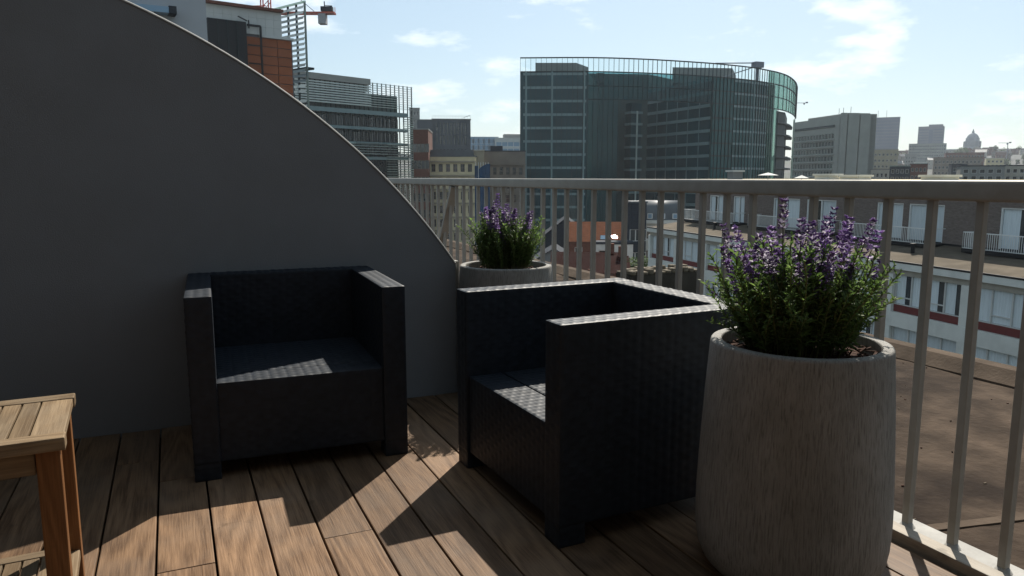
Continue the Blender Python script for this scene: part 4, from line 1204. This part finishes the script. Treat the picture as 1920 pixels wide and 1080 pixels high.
# ================================================================== ROOFS IN THE YARD BELOW
def house(name, label, px, D, az, w, d, zeave, zridge, wallm, roofm, ridge='x', group=None, wins=(0, 0), cat='house', chim=False, base=None, dormers=0, ctr=True):
    p = at(px, 332, D); gz = base if base is not None else ground_z(p.x, p.y) - .5
    B = thing(name, label, cat, (p.x, p.y, gz), rot_of(az), group)
    he, hr = zeave - gz, zridge - gz; x0 = -w / 2
    if wins[0]:
        b = MB()
        facade_like(B, x0, w, he, d, wins, wallm)
    else:
        MB().box(x0, x0 + w, 0, d, 0, he, wallm).build('wall', B)
    r = MB(); ov = .3
    if hr - he < .3:
        r.box(x0 - .1, x0 + w + .1, -.1, d + .1, he + .002, he + .3, roofm)
    elif ridge == 'x':
        r.poly([(x0 - ov, -ov, he), (x0 + w + ov, -ov, he), (x0 + w + ov, d / 2, hr), (x0 - ov, d / 2, hr)], roofm)
        r.poly([(x0 + w + ov, d + ov, he), (x0 - ov, d + ov, he), (x0 - ov, d / 2, hr), (x0 + w + ov, d / 2, hr)], roofm)
        r.poly([(x0, 0, he), (x0, d / 2, hr - .1), (x0, d, he)], wallm); r.poly([(x0 + w, d, he), (x0 + w, d / 2, hr - .1), (x0 + w, 0, he)], wallm)
    else:
        r.poly([(x0 - ov, -ov, he), (x0 + w / 2, -ov, hr), (x0 + w / 2, d + ov, hr), (x0 - ov, d + ov, he)][::-1], roofm)
        r.poly([(x0 + w + ov, -ov, he), (x0 + w + ov, d + ov, he), (x0 + w / 2, d + ov, hr), (x0 + w / 2, -ov, hr)], roofm)
        r.poly([(x0, 0, he), (x0 + w, 0, he), (x0 + w / 2, 0, hr - .1)], wallm); r.poly([(x0 + w, d, he), (x0, d, he), (x0 + w / 2, d, hr - .1)], wallm)
    rf = r.build('roof', B)
    if chim:
        MB().box(x0 + w * .75, x0 + w * .75 + .9, d * .45, d * .45 + .6, hr - 1.2, hr + 1.0, 'redbrick').build('chimney', rf)
    for k in range(dormers):
        x = x0 + w * (k + .5) / dormers; zz = he + (hr - he) * .35
        b = MB(); b.box(x - .6, x + .6, d * .10, d * .4, zz - .1, zz + 1.2, 'framew'); b.box(x - .45, x + .45, d * .10 - .04, d * .10 - .002, zz + .1, zz + 1.05, 'pane'); b.build('dormer', rf)
    return B, rf
def facade_like(B, x0, w, he, d, wins, m):
    n, rws = wins; ww = min(1.1, w / n * .55); xs = [(x0 + w * (i + .5) / n - ww / 2, x0 + w * (i + .5) / n + ww / 2) for i in range(n)]
    zs = rows(he - .8, min(rws, int((he - 1) / 3)) or 1, 1.6, 3.1); b = MB(); zc = 0; t = .25
    for za, zb in zs:
        b.box(x0, x0 + w, 0, t, zc, za, m); xc = x0
        for xa, xb in xs: b.box(xc, xa, 0, t, za, zb, m); xc = xb
        b.box(xc, x0 + w, 0, t, za, zb, m); zc = zb
    b.box(x0, x0 + w, 0, t, zc, he, m); b.box(x0, x0 + w, t + .002, d, 0, he, m); b.build('wall', B)
    for za, zb in zs:
        for xa, xb in xs: inst('window', win_mesh(xb - xa, zb - za, 'framew', 'pane', 1, 1, .08), B, (xa, t - .08, za))
def yard():
    B, rf = house('orange_roof_house', 'house with a bright orange tiled roof and two skylights', 1122, 108, 118, 8.0, 9, zat(453, 108), zat(416, 112), 'redbrick', 'orangetile', wins=(3, 2))
    # skylights; one of them is open at the angle that catches the sun
    def skylight(par_thing, px, py, D, w, h_, m, glint=False, name='skylight'):
        p = at(px, py, D)
        b = MB().box(-w / 2 - .06, w / 2 + .06, -h_ / 2 - .06, h_ / 2 + .06, -.08, -.01, 'black').box(-w / 2, w / 2, -h_ / 2, h_ / 2, -.008, .01, m)
        o = b.build(name, par_thing)
        if glint:
            v = (Vector((0, 0, CAMZ)) - p).normalized(); n = (v + SUN_DIR).normalized()
        else:
            n = Vector((-.35, -.55, .75)).normalized()
        mw = Matrix.Translation(p) @ n.to_track_quat('Z', 'Y').to_matrix().to_4x4()
        par_m = Matrix.Translation(par_thing.location) @ Matrix.Rotation(par_thing.rotation_euler.z, 4, 'Z')
        o.matrix_local = par_m.inverted() @ mw
    skylight(B, 1131, 445, 107.2, .75, .75, 'blueglass'); skylight(B, 1152, 444, 107.0, .66, .66, 'mirror', True)
    house('white_yard_house', 'low white flat-roofed house below the orange roof', 1152, 98, 118, 5.2, 2.6, zat(458, 98), zat(458, 98), 'white', 'slate', wins=(2, 2))
    B, rf = house('slate_gable_house', 'dark slate house with steep gable left of the orange roof', 1062, 118, 118, 8.5, 10, zat(452, 118), zat(408, 118), 'slate', 'slate', 'y', wins=(2, 3))
    B, rf = house('red_roof_house', 'house with a dark red tiled roof and one pale skylight below the white house', 1108, 82, 118, 8.0, 8, zat(512, 82), zat(474, 85), 'redbrick', 'redtile', wins=(3, 2), chim=True)
    skylight(B, 1130, 490, 81.3, .85, .65, 'blueglass')
    house('maroon_roof_house', 'small maroon roofed house partly hidden by the armchair', 1152, 76, 118, 3.2, 7, zat(512, 76), zat(482, 78), 'redbrick', 'redtile', wins=(1, 2), chim=True)
    house('grey_roof_house', 'house with pale grey zinc roof at the foot of the slate gable', 1040, 92, 118, 5.2, 7, zat(492, 92), zat(462, 94), 'concrete', 'slate', 'y', wins=(2, 2))
    # dark gable wall and zinc mansard building with dormers
    p0 = 1168; D = 96
    B, Lx, h_ = block('dark_gable_building', 'tall dark slate-clad building left of the white apartments', 1186, 1214, 381, 101, 100, 'slate', 3, 3, 5, .9, 1.6, 3.1, 3.5, roofm='zinc')
    p = at(1208, 332, 104); T = thing('mansard_building', 'building with a curved zinc mansard roof and small white dormers', 'building', (p.x, p.y, STREET), rot_of(120))
    w, d = 5.2, 9; he = zat(416, 104) - STREET; hr = zat(379, 104) - STREET
    facade_like(T, 0, w, he, d, (3, 4), 'white')
    b = MB(); n = 10; k = b.mi('zinc'); prof = [(-.2, he)] + [(1.9 * (1 - math.cos(i / n * math.pi / 2)) - .1, he + .15 + (hr - he) * math.sin(i / n * math.pi / 2)) for i in range(n + 1)] + [(d, hr)]
    for x in (-.2, w + .2):
        for y, z in prof: b.v.append((x, y, z))
    m_ = len(prof)
    for i in range(m_ - 1): b.f.append((i, m_ + i, m_ + i + 1, i + 1)); b.m.append(k)
    b.v += [(-.2, d, he), (w + .2, d, he)]; b.f.append(tuple([2 * m_] + list(range(m_ - 1, -1, -1)))); b.m.append(k); b.f.append(tuple(list(range(m_, 2 * m_)) + [2 * m_ + 1])); b.m.append(k)
    rf = b.build('roof', T, True)
    MB().box(-.4, w + .4, -.45, -.2, he - .2, he + .25, 'white').build('eaves', T)
    for i in range(3):
        x = .9 + 1.7 * i; MB().box(x - .35, x + .35, -.1, 1.4, he + .45, he + 1.15, 'framew').box(x - .25, x + .25, -.13, -.102, he + .52, he + 1.08, 'blueglass').build('dormer', rf)
    # cars in the street beyond
    for px, D, m, lab in ((857, 262, 'vanred', 'red van parked in the street behind the far planter'), (845, 275, 'vanwhite', 'white van parked in the street near the wall end')):
        p = at(px, 332, D); zg = -28.0
        V = thing('parked_van', lab, 'van', (p.x, p.y, zg), rot_of(84), 'vans parked in the street')
        pr = [(0, .4), (5, .4), (5, 1.2), (4.4, 1.35), (3.7, 2.2), (0, 2.3)]
        b = MB(); n = len(pr)
        b.v = [(x, 0, z) for x, z in pr] + [(x, 1.9, z) for x, z in pr]; b.mi(m); b.f = [tuple(range(n)), tuple(range(2 * n - 1, n - 1, -1))] + [(i, n + i, n + (i + 1) % n, (i + 1) % n) for i in range(n)]; b.m = [0] * len(b.f)
        b.build('body', V)
        MB().box(2.5, 3.7, -.02, 1.92, 1.3, 2.0, 'pane').build('window', V)
        for x in (1, 4):
            for y in (.02, 1.88): MB().lathe([(0, -.1), (.36, -.1), (.36, .1), (0, .1)], 'tyre', 14).build('wheel', V, loc=(x, y, .36), rot=(math.pi / 2, 0, 0))
    # hedge strip
    p = at(1202, 332, 80); q = random.Random(3)
    b = MB(); 
    for i in range(700):
        c = Vector((q.uniform(-2.5, 2.5), q.uniform(-.8, .8), q.uniform(0, 1.6))); a = Vector((q.uniform(-1, 1), q.uniform(-1, 1), q.uniform(-1, 1))).normalized() * .16; e = a.orthogonal().normalized() * .12
        b.poly([c - a, c + e, c + a, c - e], 'hedge')
    zt = zat(482, 80)
    T = thing('hedge', 'green hedge along a roof terrace below the slate building', 'hedge', (p.x, p.y, zt - 1.6), rot_of(80))
    b.build('foliage', T)['kind'] = 'stuff'
    MB().box(-3, 3, -1.2, 5, STREET - zt + 1.6, 0, 'redbrick').build('planting_wall', T)
yard()

# ================================================================== FAR CITY ON THE RIGHT
def far_city():
    q = random.Random(21)
    spec = [
        ('beige_block', 'beige block with long window strips at the foot of the slab block', 1634, 1681, 281, 420, 138, 'tan', 16, 6, 5, 1.6, 1.3, 3.2, 2.0, 'concrete'),
        ('low_beige_house', 'low beige house just right of the slab block', 1632, 1666, 318, 250, 141, 'soffit', 12, 4, 3, 1.2, 1.3, 2.6, 1.2, 'zinc'),
        ('dark_glass_house', 'low dark building with glazed strip between beige and brick houses', 1667, 1706, 312, 262, 141, 'slate', 12, 4, 3, 1.5, 1.4, 2.6, 1.0, 'louvre'),
        ('rust_brick_house', 'rust brown brick house below the second tower', 1705, 1738, 308, 300, 141, 'redbrick', 12, 4, 3, 1.0, 1.5, 3.0, 1.4, 'slate'),
        ('white_stepped_house', 'pale stepped house rising behind the rust brown house', 1712, 1736, 304, 430, 141, 'white', 12, 3, 3, 1.2, 1.4, 3.0, 1.2, 'frame'),
        ('long_brown_terrace', 'long brown brick building on the slope below the dome', 1748, 1838, 296, 480, 142, 'brownstone', 16, 12, 4, 1.3, 1.7, 3.4, 1.8, 'redbrick'),
        ('red_row', 'row of dark red houses left of the dome', 1770, 1842, 287, 680, 139, 'redbrick', 16, 10, 2, 1.6, 1.8, 3.6, 2.0, 'redbrick'),
        ('window_grid_building', 'cream grey building with two rows of wide dark windows at the right', 1800, 1883, 312, 200, 140, 'concrete', 12, 5, 3, 1.75, 1.05, 1.75, .75, 'slate'),
        ('right_edge_building', 'pale building with small windows at the right edge of the view', 1881, 1990, 311, 205, 140, 'soffit', 12, 8, 4, 1.1, 1.1, 1.95, .8, 'slate'),
        ('dark_roof_house', 'dark roofed house left of the cream grey building', 1783, 1812, 308, 330, 138, 'slate', 12, 3, 4, 1.2, 1.5, 3.0, 1.6, 'slate'),
        ('pale_flat_house', 'pale flat-roofed house directly below the dome', 1846, 1880, 297, 560, 142, 'offwhite', 12, 4, 3, 1.4, 1.6, 3.2, 1.5, 'frame'),
        ('terrace_grey_house', 'grey house on the crest between the two towers', 1694, 1716, 290, 700, 142, 'concrete', 12, 3, 3, 1.6, 1.8, 3.4, 2.0, 'zinc'),
        ('hilltop_office', 'wide pale office at the foot of the second tower', 1700, 1770, 270, 900, 141, 'slab', 20, 10, 5, 2.6, 1.8, 3.6, 2.0, 'concrete'),
    ]
    for nm, lab, a, c, yt, D, az, m, dep, nx_, nr, ww, wh, pit, to, rm in spec:
        Lx = run(a, D, az, c)
        if D > 240: nx_ = max(nx_, int(Lx / 2.3))
        ww = min(ww, Lx / nx_ * .6)
        block(nm, lab, a, c, yt, D, az, m, dep, nx_, nr, ww, wh, pit, to, roofm=rm)
    # two towers
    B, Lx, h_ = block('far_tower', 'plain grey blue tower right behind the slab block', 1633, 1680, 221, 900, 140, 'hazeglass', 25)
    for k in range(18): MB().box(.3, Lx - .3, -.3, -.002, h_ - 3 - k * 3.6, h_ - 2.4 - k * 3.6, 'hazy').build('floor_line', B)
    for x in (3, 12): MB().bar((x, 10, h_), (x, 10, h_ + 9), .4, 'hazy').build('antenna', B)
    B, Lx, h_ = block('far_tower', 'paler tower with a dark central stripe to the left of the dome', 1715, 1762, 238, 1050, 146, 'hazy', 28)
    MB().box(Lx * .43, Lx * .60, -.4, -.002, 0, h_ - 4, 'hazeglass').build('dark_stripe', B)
    for k in range(20):
        for xa, xb in ((.5, Lx * .42), (Lx * .61, Lx - .5)): MB().box(xa, xb, -.3, -.002, h_ - 5 - k * 3.6, h_ - 3.6 - k * 3.6, 'hazeglass').build('window_strip', B)
    MB().box(Lx * .4, Lx * .95, 5, 20, h_ + .3, h_ + 3, 'hazy').build('plant_room', B)
    # domed courthouse
    D = 1400; p = at(1817.5, 332, D); zb = zat(283, D); T = thing('domed_courthouse', 'domed stone courthouse on the skyline at the right', 'building', (p.x, p.y, zb - 25), 0)
    k = D / 1414.0; z0 = 25
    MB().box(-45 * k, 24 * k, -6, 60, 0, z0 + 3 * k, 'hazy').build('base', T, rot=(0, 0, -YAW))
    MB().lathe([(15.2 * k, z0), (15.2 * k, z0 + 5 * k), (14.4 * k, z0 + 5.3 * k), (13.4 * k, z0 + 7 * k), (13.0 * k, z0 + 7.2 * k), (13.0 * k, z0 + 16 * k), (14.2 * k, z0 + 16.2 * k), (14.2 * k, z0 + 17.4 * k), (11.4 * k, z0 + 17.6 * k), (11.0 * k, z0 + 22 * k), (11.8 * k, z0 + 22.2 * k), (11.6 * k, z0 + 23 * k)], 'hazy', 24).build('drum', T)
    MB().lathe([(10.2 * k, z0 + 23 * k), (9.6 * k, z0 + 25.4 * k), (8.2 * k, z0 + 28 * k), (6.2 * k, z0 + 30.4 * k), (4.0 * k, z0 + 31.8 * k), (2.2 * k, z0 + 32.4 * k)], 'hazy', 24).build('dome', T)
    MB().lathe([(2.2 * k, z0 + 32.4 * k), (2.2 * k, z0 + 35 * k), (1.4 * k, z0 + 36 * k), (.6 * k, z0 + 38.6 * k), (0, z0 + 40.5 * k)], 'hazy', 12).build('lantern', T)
    for i in range(20):
        a = i * 6.283 / 20; MB().box(-.5 * k, .5 * k, -.5 * k, .5 * k, z0 + 7.3 * k, z0 + 16 * k, 'hazy').build('column', T, loc=(13.8 * k * math.cos(a), 13.8 * k * math.sin(a), 0), rot=(0, 0, a))
    # distant cranes
    for px, py, D, jl, jr, lab in ((1884, 268, 900, -18, 6, 'tiny tower crane on the skyline at the far right'), (1501, 193, 420, -16, 6, 'distant crane arm sticking out behind the round glass office')):
        p = at(px, 332, D); gz = ground_z(p.x, p.y); T = thing('tower_crane', lab, 'crane', (p.x, p.y, gz), -YAW); h_ = zat(py, D) - gz; k = D / 1414.0
        w = .9 * k
        mast_x = 0 if px > 1600 else -16 * k
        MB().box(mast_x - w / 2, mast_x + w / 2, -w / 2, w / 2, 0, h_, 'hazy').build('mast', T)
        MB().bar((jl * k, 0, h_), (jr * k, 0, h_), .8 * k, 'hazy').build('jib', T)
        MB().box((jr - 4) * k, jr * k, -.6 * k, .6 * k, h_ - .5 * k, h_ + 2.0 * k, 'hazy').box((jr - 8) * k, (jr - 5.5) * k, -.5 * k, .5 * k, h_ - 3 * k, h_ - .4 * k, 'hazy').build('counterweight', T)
    # anonymous houses on the slope
    kinds = [('distant_house', 'small distant house with a red tiled roof on the hillside', 'redbrick', 'redtile', 'red-roofed houses on the far slope'),
             ('distant_house', 'small distant pale house with a grey roof on the hillside', 'soffit', 'zinc', 'grey-roofed houses on the far slope'),
             ('distant_house', 'small distant brown house with a slate roof on the hillside', 'brownstone', 'slate', 'slate-roofed houses on the far slope')]
    n = 0
    for i in range(110):
        D = 300 + 950 * (q.random() ** .8); px = q.uniform(1625, 1960)
        if i > 90: px = q.uniform(880, 985); D = q.uniform(480, 700)
        p = at(px, 332, D); gz = ground_z(p.x, p.y); k = q.randrange(3); nm, lab, wm_, rm, grp = kinds[k]
        w = q.uniform(8, 17); he = gz + q.uniform(6, 10)
        house(nm, lab, px, D, q.choice((120, 132, 140, 150)), w, q.uniform(8, 12), he, he + q.choice((0, 3.0, 3.6)), wm_, rm, q.choice('xxy'), grp, (max(2, int(w / 3.2)), 2), chim=q.random() < .4)
    # trees among them: shared crown meshes, each tree its own trunk and crown
    crowns = []
    for s in range(4):
        qq = random.Random(80 + s); b = MB()
        lobes = [(Vector((qq.uniform(-2, 2), qq.uniform(-2, 2), 5.2 + qq.uniform(-1.4, 2.2))), qq.uniform(1.0, 2.0)) for _ in range(8)]
        for _ in range(420):
            c, r = qq.choice(lobes); d = Vector((qq.gauss(0, 1), qq.gauss(0, 1), qq.gauss(0, 1))).normalized(); c2 = c + d * r * qq.uniform(.5, 1.05)
            a = Vector((qq.uniform(-1, 1), qq.uniform(-1, 1), qq.uniform(-1, 1))).normalized() * .42; e = a.orthogonal().normalized() * .3
            b.poly([c2 - a, c2 + e, c2 + a, c2 - e], 'crown')
        crowns.append(b.mesh('crown'))
    trunk = MB().bar((0, 0, -1), (0, 0, 3.2), .5, 'bark').bar((0, 0, 3.0), (1.1, .4, 5.2), .26, 'bark').bar((0, 0, 3.0), (-.9, -.5, 5.4), .26, 'bark').mesh('trunk')
    for i in range(60):
        D = q.uniform(280, 1250); px = q.uniform(1628, 1950); p = at(px, 332, D); gz = ground_z(p.x, p.y)
        T = thing('tree', 'small dark green tree among the distant houses', 'tree', (p.x, p.y, gz), q.uniform(0, 6), 'trees among the distant houses'); s = q.uniform(1.0, 1.8)
        T.scale = (s, s, s)
        inst('trunk', trunk, T); inst('crown', q.choice(crowns), T)
    # wooded ridge on the skyline
    b = MB()
    for i in range(2600):
        px = q.uniform(1560, 2100) if i % 3 else q.uniform(700, 1560); D = q.uniform(1240, 1480); p = at(px, 332, D); gz = ground_z(p.x, p.y)
        c = Vector((p.x, p.y, gz + q.uniform(-1, 5) + 2.5 * math.sin(px * .07))); r = q.uniform(3, 6)
        k = b.mi('woods'); j = len(b.v)
        for dx, dy, dz in ((1, 0, 0), (-1, 0, 0), (0, 1, 0), (0, -1, 0), (0, 0, .8), (0, 0, -.8)): b.v.append((c.x + dx * r * q.uniform(.7, 1.2), c.y + dy * r, c.z + dz * r * q.uniform(.6, 1.1)))
        for f in ((0, 2, 4), (2, 1, 4), (1, 3, 4), (3, 0, 4), (2, 0, 5), (1, 2, 5), (3, 1, 5), (0, 3, 5)): b.f.append(tuple(j + a for a in f)); b.m.append(k)
    o = b.build('distant_woods'); tag(o, 'dark band of distant woods along the skyline', 'woods', kind='stuff')
far_city()

# ================================================================== AIR
def haze():
    m = bpy.data.materials.new('haze_air'); m.use_nodes = True; t = m.node_tree; t.nodes.clear()
    o = t.nodes.new('ShaderNodeOutputMaterial'); v = t.nodes.new('ShaderNodeVolumePrincipled')
    v.inputs['Color'].default_value = (.82, .9, 1.0, 1); v.inputs['Density'].default_value = .00012; v.inputs['Anisotropy'].default_value = .25
    t.links.new(v.outputs[0], o.inputs['Volume'])
    M['haze'] = m
    b = MB().box(-2500, 2500, -2500, 2500, STREET - 1.5, 96, 'haze').build('haze'); tag(b, kind='stuff')
    b['label'] = 'thin pale summer haze over the whole city'; b['category'] = 'haze'
haze()
